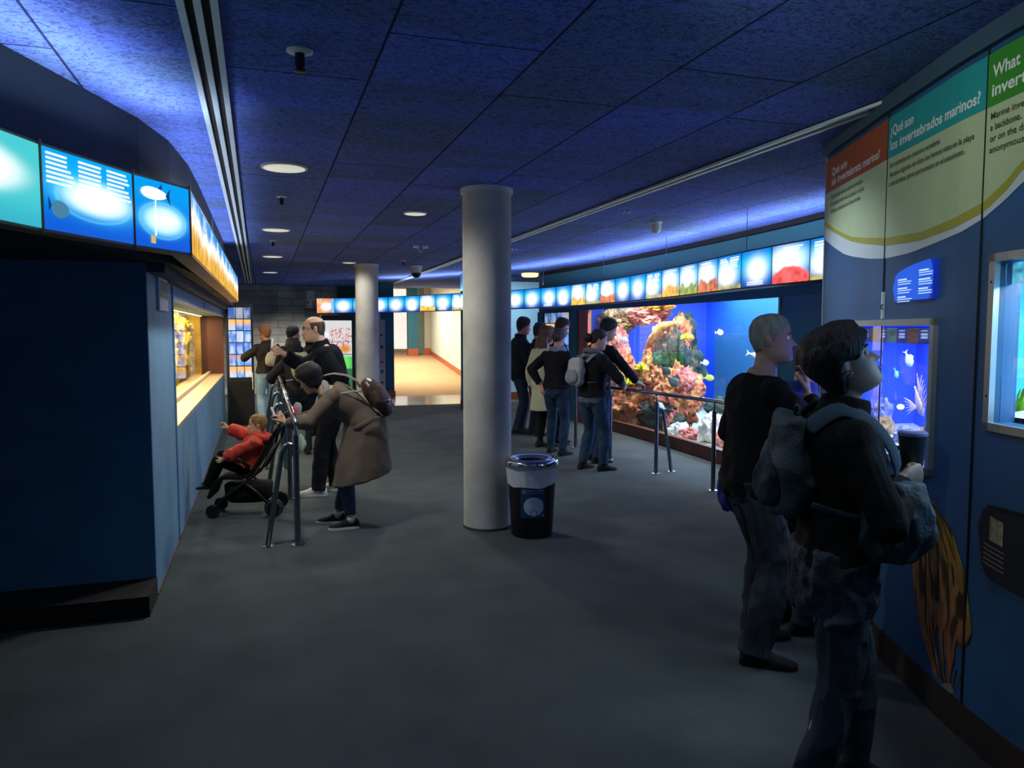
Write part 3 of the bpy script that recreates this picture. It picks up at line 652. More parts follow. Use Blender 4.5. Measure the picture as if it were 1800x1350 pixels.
# small blue backlit sign above the small aquarium
BS = thing('backlit_sign', 'small glowing blue sign with a slanted curved top on the near right wall', 'sign')
ot = [(1.150, 1.787), (1.138, 1.85), (1.142, 1.898), (1.19, 1.92), (1.27, 1.938), (1.37, 1.950), (1.47, 1.957), (1.532, 1.960), (1.536, 1.90), (1.534, 1.786)]
poly_on_wall(ot, 0.022, 'sign_face', mat('blue_backlit_face', L3(20, 60, 200), 0.4, emit=tuple(lin((20, 95, 225))), es=0.75), BS)
mb = MB(); n = len(ot); vs = [wp(s, z, 0.021) for s, z in ot] + [wp(s, z, 0.0) for s, z in ot]
mb.add(vs, [(i, (i + 1) % n, n + (i + 1) % n, n + i) for i in range(n)] + [tuple(range(n))]).build('sign_edge', mat('blue_edge', L3(10, 50, 170), 0.4, emit=tuple(lin((8, 40, 170))), es=0.5), BS)
bar = MB(); r = random.Random(3)
for cx, zz in ((1.195, 1.885), (1.405, 1.915)):
    z = zz
    for g in range(3):
        for j in range(3):
            L = (0.10 if j == 0 else 0.14) * (0.85 + 0.25 * r.random()); h = 0.0035 if j == 0 else 0.002
            a, b, c, d = wp(cx, z - h, .0235), wp(min(cx + L, 1.53), z - h, .0235), wp(min(cx + L, 1.53), z + h, .0235), wp(cx, z + h, .0235)
            bar.add([a, b, c, d], [(0, 1, 2, 3)]); z -= 0.0105
        z -= 0.009
bar.build('printed_text', em('text_glow', (0.55, 0.8, 1.0), 1.0), BS)
# dark plaque low on the wall
DP = thing('information_plaque', 'dark angular plaque with a small picture, low on the wall at the right edge', 'sign')
poly_on_wall([(1.955, 0.80), (1.945, 0.90), (1.975, 0.975), (2.25, 0.99), (2.25, 0.70), (2.0, 0.72)], 0.03, 'plaque_face', mat('plaque_dark', L3(26, 30, 38), 0.4), DP)
poly_on_wall([(1.945, 0.795), (1.935, 0.90), (1.97, 0.99), (2.26, 1.0), (2.26, 0.69), (1.995, 0.705)], 0.012, 'plaque_back', M['black'], DP)
poly_on_wall([(2.02, 0.865), (2.02, 0.955), (2.09, 0.945), (2.09, 0.855)], 0.032, 'picture', mat('plaque_picture', L3(150, 140, 110), 0.6, var=0.5, scale=30), DP)
for j in range(5): poly_on_wall([(1.99, 0.842 - j * .018), (1.99, 0.848 - j * .018), (2.10, 0.836 - j * .018), (2.10, 0.830 - j * .018)], 0.0325, 'text_line', mat('plaque_ink', L3(120, 110, 110), 0.6), DP)
# sponge mural: painted print on the wall
SG = thing('sponge_mural', 'tall painted orange-brown tube sponge picture on the lower part of the near right wall', 'mural')
edgeL = [(0.119, 1.69), (0.2, 1.60), (0.36, 1.47), (0.55, 1.40), (0.75, 1.36), (0.944, 1.37)]
edgeR = [(0.119, 1.70), (0.15, 1.79), (0.268, 1.845), (0.455, 1.895), (0.666, 1.835), (0.825, 1.73), (0.909, 1.565), (0.944, 1.38)]
nu, nv = 110, 150
def spg(u, v):
    z = 0.119 + (0.95 - 0.119) * v
    a = float(np.interp(z, [e[0] for e in edgeL], [e[1] for e in edgeL])); b = float(np.interp(z, [e[0] for e in edgeR], [e[1] for e in edgeR]))
    return wp(a + (b - a) * u, z, 0.0025)
o = MB().grid(spg, nu, nv)
V, U = np.mgrid[0:nv + 1, 0:nu + 1]; U = U / nu; V = V / nv
n1 = vnoise(U + 0.06 * np.sin(V * 7), V, 24, 8, 3); n2 = vnoise(U, V, 44, 18, 4); n3 = vnoise(U, V, 8, 12, 6)
base = mixc(np.zeros(U.shape + (3,)) + lin((178, 108, 72)), lin((206, 156, 66)), sm(0.2, 0.95, V + 0.25 * np.abs(U - .5)))
base = mixc(base, lin((205, 196, 60)), sm(0.86, 1.0, V) + sm(.93, 1, U) * sm(.3, .6, V) * .6)
sh = np.clip(0.16 + 0.95 * sm(0.35, 0.6, n1) * (0.5 + 0.7 * n2) + 0.2 * n3, 0.1, 1.2)
ob = o.build('sponge_print', M['print'], SG)
C = base * (sh ** 1.5)[..., None] * 0.55
keep = (sm(0.30, 0.42, n1) * sm(-0.1, 0.35, V) + 1.0 * sm(0.25, 0.5, V)) > 0.25
me = ob.data; colour_attr(me, C.reshape(-1, 3))
bm = bmesh.new(); bm.from_mesh(me); bm.faces.ensure_lookup_table()
kf = keep[:-1, :-1].reshape(-1); bmesh.ops.delete(bm, geom=[f for i, f in enumerate(bm.faces) if not kf[i]], context='FACES'); bm.to_mesh(me); bm.free()
pts = [(1.74, 0.115), (1.80, 0.12), (1.86, 0.20), (1.87, 0.20), (1.83, 0.11), (1.80, 0.095)]
poly_on_wall([(1.70, 0.145), (1.76, 0.19), (1.80, 0.16), (1.79, 0.142)], 0.003, 'sponge_foot', mat('pale_foot', L3(120, 120, 116), 0.7), SG)
# ---------------------------------------------------------------- small aquariums in the near wall
def small_tank(Hh, label, back, lampc, lampw, deep=0.55, sill=M['frame']):
    s0, s1, z0, z1 = Hh
    T = thing('wall_aquarium', label, 'aquarium')
    f = MB(); b = 0.034
    for a in ((s0 - b, s1 + b, z1, z1 + b * .9), (s0 - b, s1 + b, z0 - b * .9, z0), (s0 - b, s0, z0 - b * .9, z1 + b * .9), (s1, s1 + b, z0 - b * .9, z1 + b * .9)):
        wrect(f, *a, off=0.022, th=0.022)
    f.build('frame', sill, T)
    g = wrect(MB(), s0, s1, z0, z1, off=-0.02, th=0.004); g.build('glass_pane', M['glass'], T)
    bx = MB()
    def q(*p): bx.add([wp(*x) for x in p], [(0, 1, 2, 3)])
    k0 = s0 - 0.25; k1 = s1 + 0.0
    SS = [k0] + [x for x in WS if k0 < x < k1] + [k1]
    for a, c in zip(SS, SS[1:]):
        q((a, z0, -deep), (c, z0, -deep), (c, z1, -deep), (a, z1, -deep))
        q((a, z1, -.082), (c, z1, -.082), (c, z1, -deep), (a, z1, -deep))
    bx.build('back_wall', back, T)
    b2 = MB(); bx = b2
    q((k0, z0, -.08), (k0, z0, -deep), (k0, z1, -deep), (k0, z1, -.08)); b2.build('side_wall', back, T); b2 = MB(); bx = b2; q((k1, z0, -.08), (k1, z0, -deep), (k1, z1, -deep), (k1, z1, -.08))
    b2.build('side_wall', back, T)
    b3 = MB(); bx = b3
    NS = 14; rr = random.Random(5)
    for i in range(NS):
        for j in range(5):
            a, c = k0 + (k1 - k0) * i / NS, k0 + (k1 - k0) * (i + 1) / NS; p, r2 = -.08 - (deep - .08) * j / 5, -.08 - (deep - .08) * (j + 1) / 5
            h = lambda x, y: z0 + 0.02 + 0.018 * math.sin(x * 17 + y * 9) * math.cos(y * 21) + 0.02 * (-(y))
            q((a, h(a, p), p), (c, h(c, p), p), (c, h(c, r2), r2), (a, h(a, r2), r2))
    b3.build('gravel_bed', mat('tank_gravel', L3(205, 212, 220), 0.9, var=0.3, scale=60, bump=0.5, bscale=120), T)
    m = wp((s0 + s1) / 2, z1 - 0.012, -deep * 0.45); d = (wp(s1, 0, 0) - wp(s0, 0, 0))
    area_flat('aquarium_lamp', m, (s1 - s0) * 0.9, deep * 0.5, False, math.atan2(d.y, d.x), lampw, lampc)
    return T
t1 = small_tank(H1, 'small wall aquarium with deep blue water and a lionfish, below the blue sign', mat('tank_blue', L3(54, 96, 232), 0.8, var=0.1, scale=2), (0.62, 0.76, 1.0), 16, 0.5)
t2 = small_tank(H2, 'small wall aquarium with bright turquoise water and a green plant, at the right edge', mat('tank_cyan', L3(60, 190, 245), 0.8, var=0.06, scale=2), (0.85, 1.0, 1.0), 13)
for (s, z) in ((1.949, 1.83), (1.949, 1.40)):
    p = wp(s, z, 0.021); MB().ball(p, 0.005, 10, 6).build('screw', M['black'], t2, True)
# picture strip in the top of each small aquarium
def strip(T, s0, s1, z0, z1, cols, off, seed):
    nu, nv = 90, 16
    o = MB().grid(lambda u, v: wp(s0 + (s1 - s0) * u, z0 + (z1 - z0) * v, off), nu, nv).build('label_strip', M['screen'], T)
    V, U = np.mgrid[0:nv + 1, 0:nu + 1]; U = U / nu; V = V / nv
    C = np.zeros(U.shape + (3,)) + lin(cols[0]); k = (U * 10).astype(int)
    for i in range(10):
        on = k == i; n = vnoise(U, V, 24, 5, seed + i)
        C[on] = (lin(cols[1 + i % (len(cols) - 1)]) * (0.3 + 1.1 * n[..., None]))[on] if i % 2 else (lin(cols[0]) + 0 * C)[on]
        if i % 2 == 0:
            on2 = on & ((U * 10 - i) > .15) & ((U * 10 - i) < .7) & ((((V * 9).astype(int)) % 2) == 1) & (V < .85) & (V > .2); C[on2] = lin((190, 210, 255))
    colour_attr(o.data, (C * 0.8).reshape(-1, 3))
strip(t1, H1[0] - 0.08, H1[1] - 0.01, 1.585, 1.66, [(18, 40, 150), (150, 90, 90), (60, 110, 120), (170, 180, 200), (90, 60, 60)], -0.045, 1)
strip(t2, H2[0] - 0.08, H2[1] - 0.3, 1.82, 1.90, [(60, 190, 235), (180, 230, 245), (90, 200, 240)], -0.045, 9)
# ---------------------------------------------------------------- creatures
def fish_mb(mb, L=0.12, H=0.05, T=0.02, Mx=None, taper=True):
    rings = []
    for i in range(13):
        t = i / 12; x = L * (0.5 - t)
        h = H * 0.5 * max(0.04, math.sin(PI * min(1, t * 1.08) ** 0.75)); wd = T * 0.5 * max(0.05, math.sin(PI * min(1, t * 1.05) ** 0.7))
        if t > 0.85: h = H * 0.10; wd = T * 0.12
        rings.append([Vector((x, wd * math.cos(2 * PI * k / 12), h * math.sin(2 * PI * k / 12))) for k in range(12)])
    if Mx: rings = [[Mx @ p for p in r] for r in rings]
    mb.loft(rings); return mb
def fin(mb, pts, th, Mx):
    vs = [Mx @ Vector((x, -th, z)) for x, z in pts] + [Mx @ Vector((x, th, z)) for x, z in pts]; n = len(pts)
    mb.add(vs, [tuple(range(n))[::-1], tuple(range(n, 2 * n))] + [(i, (i + 1) % n, n + (i + 1) % n, n + i) for i in range(n)])
FM = {}
def fish(loc, L, Hh, rz, rgb, label, group=None, pitch=0, glow=0.0, kind='fish'):
    c = tuple(rgb)
    if c not in FM: FM[c] = mat('fish_skin', L3(*rgb), 0.4, var=0.2, scale=30)
    Mx = Matrix.Rotation(rz, 4, 'Z') @ Matrix.Rotation(pitch, 4, 'Y')
    T = thing('fish', label, 'fish', loc, 0, group)
    fish_mb(MB(), L, Hh, L * 0.16, Mx).build('fish_body', FM[c], T, True)
    mb = MB(); fin(mb, [(-L * .42, 0), (-L * .62, Hh * .38), (-L * .55, 0), (-L * .62, -Hh * .38)], L * .012, Mx); mb.build('tail_fin', FM[c], T)
    mb = MB(); fin(mb, [(L * .18, Hh * .4), (-L * .05, Hh * .66), (-L * .28, Hh * .38), (-L * .1, Hh * .3)], L * .01, Mx); mb.build('dorsal_fin', FM[c], T)
    return T
def wpp(s, z, off): return wp(s, z, off)
wdir = math.atan2(W[2][1] - W[1][1], W[2][0] - W[1][0])
# lionfish
p = wpp(1.05, 1.296, -0.16); lf = thing('lionfish', 'white spiny lionfish hovering nose-down at the right of the deep blue aquarium', 'fish', p)
Mx = Matrix.Rotation(wdir, 4, 'Z') @ Matrix.Rotation(0.95, 4, 'Y')
wl = mat('lionfish_skin', L3(225, 205, 215), 0.5, var=0.25, scale=60)
fish_mb(MB(), 0.17, 0.06, 0.03, Mx).build('fish_body', wl, lf, True)
for k in range(13):
    t = k / 12; b = Vector((0.05 - 0.10 * t, 0, 0.022)); tip = b + Vector((0.0 - 0.07 * t, 0.01 * math.sin(k * 3), 0.065 - 0.02 * abs(t - .4)))
    MB().tube([Mx @ b, Mx @ tip], [0.004, 0.001], 5).build('dorsal_spine', wl, lf)
for k in range(12):
    a = k / 11; b = Vector((0.03, 0.012 * (-1) ** k, -0.015)); tip = b + Vector((0.02 - 0.10 * a, 0.03 * (-1) ** k, -0.055 + 0.02 * a))
    MB().tube([Mx @ b, Mx @ b.lerp(tip, .5) + Vector((0, 0, .006)), Mx @ tip], [0.005, .004, 0.001], 5).build('pectoral_ray', wl, lf)
fish(wpp(0.817, 1.495, -0.20), 0.085, 0.05, wdir + .5, (190, 220, 235), 'pale round fish below the label strip of the deep blue aquarium', pitch=1.1)
fish(wpp(0.536, 1.404, -0.25), 0.06, 0.032, wdir + .4, (120, 190, 225), 'faint blue fish in mid water of the deep blue aquarium', pitch=1.2)
p = wpp(0.864, 1.249, -0.15); lm = thing('round_lamp', 'small glowing white round spot seen in the deep blue aquarium', 'lamp', p)
MB().ball((0, 0, 0), (0.018, 0.018, 0.014), 16, 10).build('bulb', em('lamp_glow', (1, 0.98, 0.95), 2.5), lm, True)
# rocks and corals helpers
def rock(name, label, cat, loc, size, m, seed, parent=None, sub=5, amp=0.35, freq=1.6, cut=None, tag_it=True, fine=0.10):
    bm = bmesh.new(); bmesh.ops.create_icosphere(bm, subdivisions=sub, radius=1.0)
    off = Vector((seed * 7.3, seed * 3.1, seed * 1.7))
    for v in bm.verts:
        d = v.co.normalized(); n = noise.fractal(d * freq + off, 1.0, 2.1, 4); n2 = noise.fractal(d * freq * 5 + off, 0.9, 2.2, 3)
        r = 1 + amp * n + fine * n2 + amp * 0.5 * (abs(noise.noise(d * freq * 2.3 + off)) - .25)
        v.co = Vector((d.x * size[0], d.y * size[1], d.z * size[2])) * r
    me = bpy.data.meshes.new(name); bm.to_mesh(me); bm.free()
    me.materials.append(m); me.polygons.foreach_set('use_smooth', [True] * len(me.polygons))
    o = bpy.data.objects.new(name, me); COL.objects.link(o); o.location = loc
    if parent: o.parent = parent
    elif tag_it: tag(o, label, cat)
    return o
def coral_mat(nm, cols, scale=9):
    m = bpy.data.materials.new(nm); m.use_nodes = True; nt = m.node_tree; N = nt.nodes; Lk = nt.links; b = N['Principled BSDF']; b.inputs['Roughness'].default_value = 0.9
    b.inputs['Specular IOR Level'].default_value = 0.2
    tc = N.new('ShaderNodeTexCoord'); nz = N.new('ShaderNodeTexNoise'); nz.inputs['Scale'].default_value = scale; nz.inputs['Detail'].default_value = 6; nz.inputs['Distortion'].default_value = 0.6
    Lk.new(tc.outputs['Object'], nz.inputs['Vector']); r = N.new('ShaderNodeValToRGB'); Lk.new(nz.outputs['Fac'], r.inputs[0])
    el = r.color_ramp.elements; ps = np.linspace(0.30, 0.70, len(cols)); el[0].position = ps[0]; el[0].color = (*L3(*cols[0]), 1); el[1].position = ps[-1]; el[1].color = (*L3(*cols[-1]), 1)
    for p_, c in zip(ps[1:-1], cols[1:-1]): e = el.new(float(p_)); e.color = (*L3(*c), 1)
    Lk.new(r.outputs[0], b.inputs['Base Color'])
    n2 = N.new('ShaderNodeTexNoise'); n2.inputs['Scale'].default_value = scale * 5; n2.inputs['Detail'].default_value = 4; Lk.new(tc.outputs['Object'], n2.inputs['Vector'])
    bp = N.new('ShaderNodeBump'); bp.inputs['Strength'].default_value = 0.9; bp.inputs['Distance'].default_value = 0.03; Lk.new(n2.outputs['Fac'], bp.inputs['Height']); Lk.new(bp.outputs[0], b.inputs['Normal'])
    return m
CR = coral_mat('reef_rock', [(28, 44, 48), (112, 66, 56), (206, 124, 100), (168, 130, 82), (238, 170, 130), (196, 190, 90)], 7)
CP = coral_mat('pink_rock', [(70, 44, 48), (190, 116, 118), (226, 150, 140), (244, 186, 170)], 6)
CG = coral_mat('dark_reef_rock', [(18, 34, 40), (38, 66, 72), (70, 90, 84), (150, 110, 84)], 7)
CY = coral_mat('golden_rock', [(130, 90, 40), (230, 170, 80), (246, 200, 120)], 8)
CW = mat('white_rock', L3(214, 226, 226), 0.8, var=0.15, scale=10, bump=0.6, bscale=20)
# big reef
RF = thing('reef_rock', 'great coral-covered rock pile rising in the middle of the large aquarium', 'rock', (6.75, 9.72, 0.10))
def rk(x, y, z, sz, m, sd, sub=5, amp=.38, fr=1.7, nm='boulder'): return rock(nm, None, None, (x - 6.75, y - 9.3, z - 0.10), sz, m, sd, RF, sub, amp, fr)
rk(6.30, 10.2, 1.05, (0.36, 0.44, 0.74), CG, 1, 6, .34)
rk(6.25, 10.05, 1.52, (0.18, 0.20, 0.34), CR, 12, 5, .34)
rk(6.18, 10.55, 1.28, (0.22, 0.26, 0.40), CP, 3, 5, .4)
rk(6.10, 10.45, 0.72, (0.34, 0.60, 0.50), CR, 4, 6, .42)
rk(6.00, 9.75, 0.62, (0.32, 0.46, 0.46), CR, 5, 6, .40)
rk(5.95, 9.45, 0.90, (0.15, 0.18, 0.18), CP, 6, 5, .22, 3.0)
rk(6.05, 11.2, 0.55, (0.36, 0.50, 0.52), CR, 7, 6, .42)
rk(5.85, 9.9, 0.34, (0.22, 0.60, 0.26), CG, 9, 5, .42)
rk(5.80, 10.8, 0.30, (0.25, 0.7, 0.26), CR, 19, 5, .45)
br = MB()
br.tube([(6.02 - 6.75, 10.75 - 9.3, 1.15), (5.98 - 6.75, 10.45 - 9.3, 1.42), (6.02 - 6.75, 10.15 - 9.3, 1.62), (6.1 - 6.75, 10.0 - 9.3, 1.66)], [0.05, 0.07, 0.07, 0.03], 12)
br.build('branch', CY, RF, True)
# pillar of rock on the left with overhang
PL = thing('rock_pillar', 'knobbly pink and tan rock pillar at the left end of the large aquarium', 'rock', (6.0, 12.3, 0.1))
def pk(x, y, z, sz, m, sd, nm='boulder'): return rock(nm, None, None, (x - 6.0, y - 12.0, z - 0.1), sz, m, sd, PL, 6, .38, 1.9)
pk(6.05, 12.05, 1.1, (0.26, 0.30, 0.82), CR, 21); pk(5.95, 11.75, 1.2, (0.18, 0.22, 0.5), CP, 22); pk(6.0, 12.1, 0.45, (0.3, 0.36, 0.4), CR, 23)
pk(6.35, 11.55, 1.93, (0.25, 0.75, 0.18), CP, 24); pk(6.1, 12.1, 1.85, (0.26, 0.40, 0.26), coral_mat('tan_rock', [(60, 54, 48), (150, 130, 100), (206, 190, 150)], 9), 25)
pk(6.25, 10.95, 2.03, (0.12, 0.5, 0.08), CY, 26)
# low foreground rocks
for (x, y, z, sz, m, sd, lab) in ((5.75, 9.62, 0.17, (0.13, 0.20, 0.13), CW, 31, 'rounded white rock on the sand at the foot of the reef'),
                                  (5.80, 9.95, 0.30, (0.12, 0.16, 0.24), CP, 32, 'upright pink rock leaning in front of the reef'),
                                  (5.72, 9.30, 0.16, (0.12, 0.20, 0.10), CP, 33, 'flat pink rock to the right of the white rock'),
                                  (5.80, 8.85, 0.26, (0.16, 0.20, 0.26), CW, 34, 'tall bluish white rock by the right-hand rail post'),
                                  (5.78, 8.35, 0.20, (0.16, 0.28, 0.16), CP, 35, 'pinkish rock behind the grey-haired man'),
                                  (6.15, 7.62, 1.08, (0.15, 0.13, 0.92), CP, 36, 'slender pink rock column near the right end of the large aquarium'),
                                  (5.75, 11.6, 0.30, (0.2, 0.34, 0.24), CR, 37, 'tan rock at the left foot of the large aquarium'),
                                  (6.3, 9.1, 0.36, (0.3, 0.5, 0.34), CG, 38, 'dark green rock mass low behind the rail')):
    rock('boulder', lab, 'rock', (x, y, z), sz, m, sd, None, 5, .35, 2.0)
# yellow-green soft corals
yg = mat('yellow_coral', L3(206, 226, 40), 0.8, var=0.3, scale=20)
def soft(loc, r, label, n=30):
    o = MB(); rr = random.Random(int(loc[1] * 100))
    for k in range(n):
        a = rr.random() * 2 * PI; e = rr.random() * 1.3; d = Vector((math.cos(a) * math.cos(e), math.sin(a) * math.cos(e) * 1.6, math.sin(e)))
        o.tube([(0, 0, 0), d * r * .6 + Vector((0, 0, .01)), d * r], [.012, .012, .006], 6)
        o.ball(d * r, .014, 8, 5)
    b = o.build('soft_coral', yg, None, True); b.location = loc; tag(b, label, 'coral')
soft((5.72, 11.75, 0.80), 0.17, 'yellow-green soft coral tuft beside the reaching hand at the left of the aquarium', 46)
soft((5.66, 11.20, 0.74), 0.13, 'yellow-green soft coral just right of the bigger left tuft', 34)
soft((5.72, 10.78, 1.02), 0.09, 'small yellow coral on the left flank of the reef')
soft((5.95, 9.80, 1.52), 0.07, 'bright yellow coral high on the right flank of the reef')
# fish in the large aquarium
FS = 'fish in the large aquarium'
for (x, y, z, L, h, rz, c, lab, pt) in (
    (6.7, 10.08, 1.61, .12, .09, 1.2, (236, 240, 220), 'pale disc fish in front of the upper blue water', 0),
    (6.0, 8.15, 1.32, .26, .12, 1.3, (225, 236, 240), 'large white fish just left of the grey-haired head', .25),
    (6.4, 10.0, 1.15, .12, .09, 1.6, (190, 220, 230), 'small silver fish right of the reef above the line of the rail', 0),
    (5.9, 9.12, 0.98, .15, .09, 1.6, (190, 220, 90), 'yellow-green fish at the right edge of the reef', 0),
    (5.75, 10.05, 1.04, .18, .13, 1.4, (54, 66, 70), 'dark disc fish at the middle of the reef', .6),
    (5.7, 9.75, 0.90, .22, .14, 1.4, (66, 86, 92), 'bigger dark grey fish below and right of the dark disc fish', .7),
    (5.7, 10.75, 0.80, .12, .10, 1.7, (96, 104, 96), 'grey round fish above the rail at the left of the reef', .9),
    (5.66, 10.1, 0.70, .14, .09, 1.6, (90, 130, 150), 'blue-grey fish low in front of the reef just above the rail', .2),
    (5.62, 9.95, 0.52, .20, .07, 1.6, (196, 220, 226), 'silver fish behind the rail by the braced post', .9),
    (6.0, 11.2, 1.05, .13, .05, 1.5, (170, 210, 235), 'slim pale blue fish diving between pillar and reef', 1.2),
    (5.8, 11.55, 1.48, .16, .10, 1.5, (150, 180, 215), 'pale blue fish beside the rock pillar', .3),
    (6.6, 9.3, 0.62, .14, .07, 1.5, (100, 170, 225), 'light blue fish low to the right of the reef', .2)):
    fish((x, y, z), L, h, -.63 + (rz - 1.5) * .6, c, lab, FS, pt)
# ochre reef in the left aquarium
OC = coral_mat('ochre_coral', [(90, 70, 20), (170, 140, 40), (226, 196, 84), (200, 190, 90)], 8)
LR = thing('reef_rock', 'yellow ochre rock face filling the far half of the left wall aquarium', 'rock', (-1.32, 12.0, 0.86))
for k, (y, z, a, b, c) in enumerate(((13.4, .55, .25, .55, .60), (12.6, .45, .28, .5, .62), (11.8, .40, .22, .55, .55), (12.2, .85, .2, .6, .2), (13.3, .9, .25, .6, .2), (11.0, .2, .2, .5, .3))):
    rock('boulder', None, None, (-0.05, y - 12.0, z - .1), (a, b, c), OC, 50 + k, LR, 6, .35, 2.2)
for k, (y, z) in enumerate(((9.6, .10), (8.5, .07), (10.3, .12))):
    rock('pebble_rock', 'low ochre rock on the sand near the middle of the left aquarium' if k == 0 else ('small flat rock nearest the corner in the left aquarium' if k == 1 else 'ochre rock in front of the reef in the left aquarium'), 'rock', (-1.3, y, .86 + z * .6), (.2, .3, z * 1.3), OC, 60 + k, None, 4)
# corals in the small tanks
def wrock(s, z, off, sz, m, sd, lab, sub=4, cat='rock'): return rock('coral', lab, cat, wp(s, z, off), sz, m, sd, None, sub, .35, 2.2)
bl = coral_mat('blue_lit_coral', [(60, 70, 160), (150, 160, 230), (220, 225, 250)], 12); bt = coral_mat('tan_lit_coral', [(120, 90, 80), (190, 160, 110), (230, 215, 160)], 14)
wrock(1.15, 1.10, -.15, (.05, .05, .07), bt, 71, 'tan coral head at the lower right of the deep blue aquarium'); wrock(1.03, 1.085, -.16, (.045, .05, .05), bl, 72, 'pale violet coral beside the tan coral head')
wrock(0.84, 1.09, -.20, (.07, .07, .05), bl, 73, 'pale violet coral behind the drinking cup'); wrock(0.44, 1.15, -.22, (.05, .05, .11), bl, 74, 'tall pale blue coral beside the raised chin')
wrock(0.60, 1.10, -.17, (.06, .05, .07), bt, 75, 'tan coral low left in the deep blue aquarium'); wrock(0.30, 1.12, -.25, (.06, .06, .07), bl, 76, 'pale coral hidden partly by the head, deep blue aquarium')
wrock(1.27, 1.14, -.12, (.03, .03, .09), bt, 77, 'small tan coral touching the right side of the deep blue aquarium')
pg = mat('plant_green', L3(110, 170, 40), 0.5, var=0.3, scale=40)
PLN = thing('aquarium_plant', 'bright green ribbon-leaved plant in the turquoise aquarium', 'plant', wp(1.86, 1.315, -.15))
rr = random.Random(4)
for k in range(26):
    a = rr.random() * 2 * PI; h = 0.05 + .12 * rr.random() ** 2; d = Vector((math.cos(a), math.sin(a), 0)) * (0.03 + .09 * rr.random())
    MB().tube([(0, 0, 0), d * .4 + Vector((0, 0, h * .7)), d + Vector((0, 0, h))], [(0.008, 0.002), (0.010, 0.002), (0.002, .001)], 6, flat=(0, 0, 1)).build('leaf', pg, PLN, True)
# ================================================================ CEILING FIXTURES
def downlight(x, y, r, label):
    T = thing('ceiling_downlight', label, 'ceiling light', (x, y, 2.8), 0, 'round ceiling downlights')
    MB().lathe([(r, 0.0), (r, -0.012), (r * .9, -0.014)], 40).build('rim', M['trim_white'], T, True, auto=.6)
    MB().lathe([(r * .9, -0.0145), (0.001, -0.016)], 40).build('diffuser', M['cream_disc'], T, True)
for x, y, r, lab in ((0.17, 5.65, .16, 'largest round cream ceiling downlight, nearest the viewer above the left walkway'), (0.17, 9.14, .16, 'second cream downlight of the left ceiling row'),
                     (0.17, 12.44, .16, 'third cream downlight of the left ceiling row'), (0.16, 15.85, .15, 'farthest faint downlight of the left ceiling row'),
                     (1.45, 7.44, .115, 'small cream downlight to the left of the big column top'), (1.42, 13.17, .115, 'small white downlight beside the top of the far column')):
    downlight(x, y, r, lab)
spot('downlight_beam', (0.17, 5.65, 2.77), 120, (1.0, 0.97, 0.88), 165, .5); spot('downlight_beam', (0.17, 9.14, 2.77), 110, (1.0, 0.97, 0.88), 165, .5)
spot('downlight_beam', (0.17, 12.44, 2.77), 90, (1.0, 0.97, 0.9), 165, .5); spot('downlight_beam', (1.45, 7.44, 2.77), 120, (1.0, 0.97, 0.88), 165, .5)
spot('downlight_beam', (1.30, 12.9, 2.77), 30, (1.0, 0.97, 0.9), 165, .5)
spot('downlight_beam', (0.16, 15.85, 2.77), 50, (1.0, 0.95, 0.9), 165, .5)
def diffuser(pts, n, wd, gap, label):
    T = thing('linear_ceiling_diffuser', label, 'ceiling vent')
    A = Vector(pts[0]); B = Vector(pts[1]); t = (B - A).normalized(); nn = Vector((-t.y, t.x)); tw = n * wd + (n - 1) * gap
    def strip_(o0, o1, z0, z1, nm, m):
        q = [A + nn * o0, B + nn * o0, B + nn * o1, A + nn * o1]
        MB().prism([(p.x, p.y) for p in q], z0, z1).build(nm, m, T)
    strip_(-tw / 2, tw / 2, 2.792, 2.8, 'dark_slot', M['black_matte'])
    for k in range(n):
        o = -tw / 2 + k * (wd + gap); strip_(o, o + wd, 2.775, 2.795, 'rail', M['white_metal'])
diffuser([(-0.18, 1.2), (-0.30, 19.5)], 3, 0.026, 0.030, 'triple-railed pale linear ceiling diffuser running above the left walkway')
diffuser([(3.00, 2.6), (3.06, 18.3)], 2, 0.022, 0.045, 'double-railed linear ceiling diffuser running over the right walkway')
def sprinkler(x, y, label, s=1.0):
    T = thing('ceiling_sprinkler', label, 'sprinkler', (x, y, 2.8), 0, 'ceiling sprinklers')
    MB().lathe([(0.045 * s, 0), (0.045 * s, -0.008), (0.02 * s, -0.014)], 20).build('escutcheon', M['trim_white'], T, True)
    MB().lathe([(0.016 * s, -0.012), (0.018 * s, -0.05 * s), (0.010 * s, -0.065 * s), (0.022 * s, -0.068 * s), (0.022 * s, -0.072 * s)], 14).build('nozzle', M['black'], T, True)
sprinkler(0.17, 3.31, 'dark ceiling sprinkler nearest the viewer', 1.2); sprinkler(0.18, 6.89, 'small sprinkler just behind the largest downlight'); sprinkler(0.15, 10.31, 'farthest small sprinkler of the left row')
sprinkler(2.25, 12.6, 'tiny sprinkler right of the dome camera')
T = thing('smoke_detector_bracket', 'small metal ceiling bracket with a hanging V-shaped wire', 'bracket', (2.08, 10.3, 2.8))
MB().box(-.10, -.03, -.03, .03, -.03, 0).build('mount', M['white_metal'], T); MB().box(.03, .10, -.03, .03, -.03, 0).build('mount', M['white_metal'], T)
MB().tube([(-.05, 0, -.02), (0, 0, -.10), (.05, 0, -.02)], .006, 6).build('wire', M['white_metal'], T)
def dome(x, y, label, s, group=None):
    T = thing('dome_camera', label, 'security camera', (x, y, 2.8), 0, group)
    MB().lathe([(.085 * s, 0), (.085 * s, -.02 * s), (.07 * s, -.03 * s), (.07 * s, -.10 * s)], 28).build('housing', M['trim_white'], T, True, auto=.5)
    MB().ball((0, 0, -.10 * s), (.068 * s, .068 * s, .07 * s), 24, 12).build('dome', M['white_metal'] if s < 1.2 else M['black'], T, True)
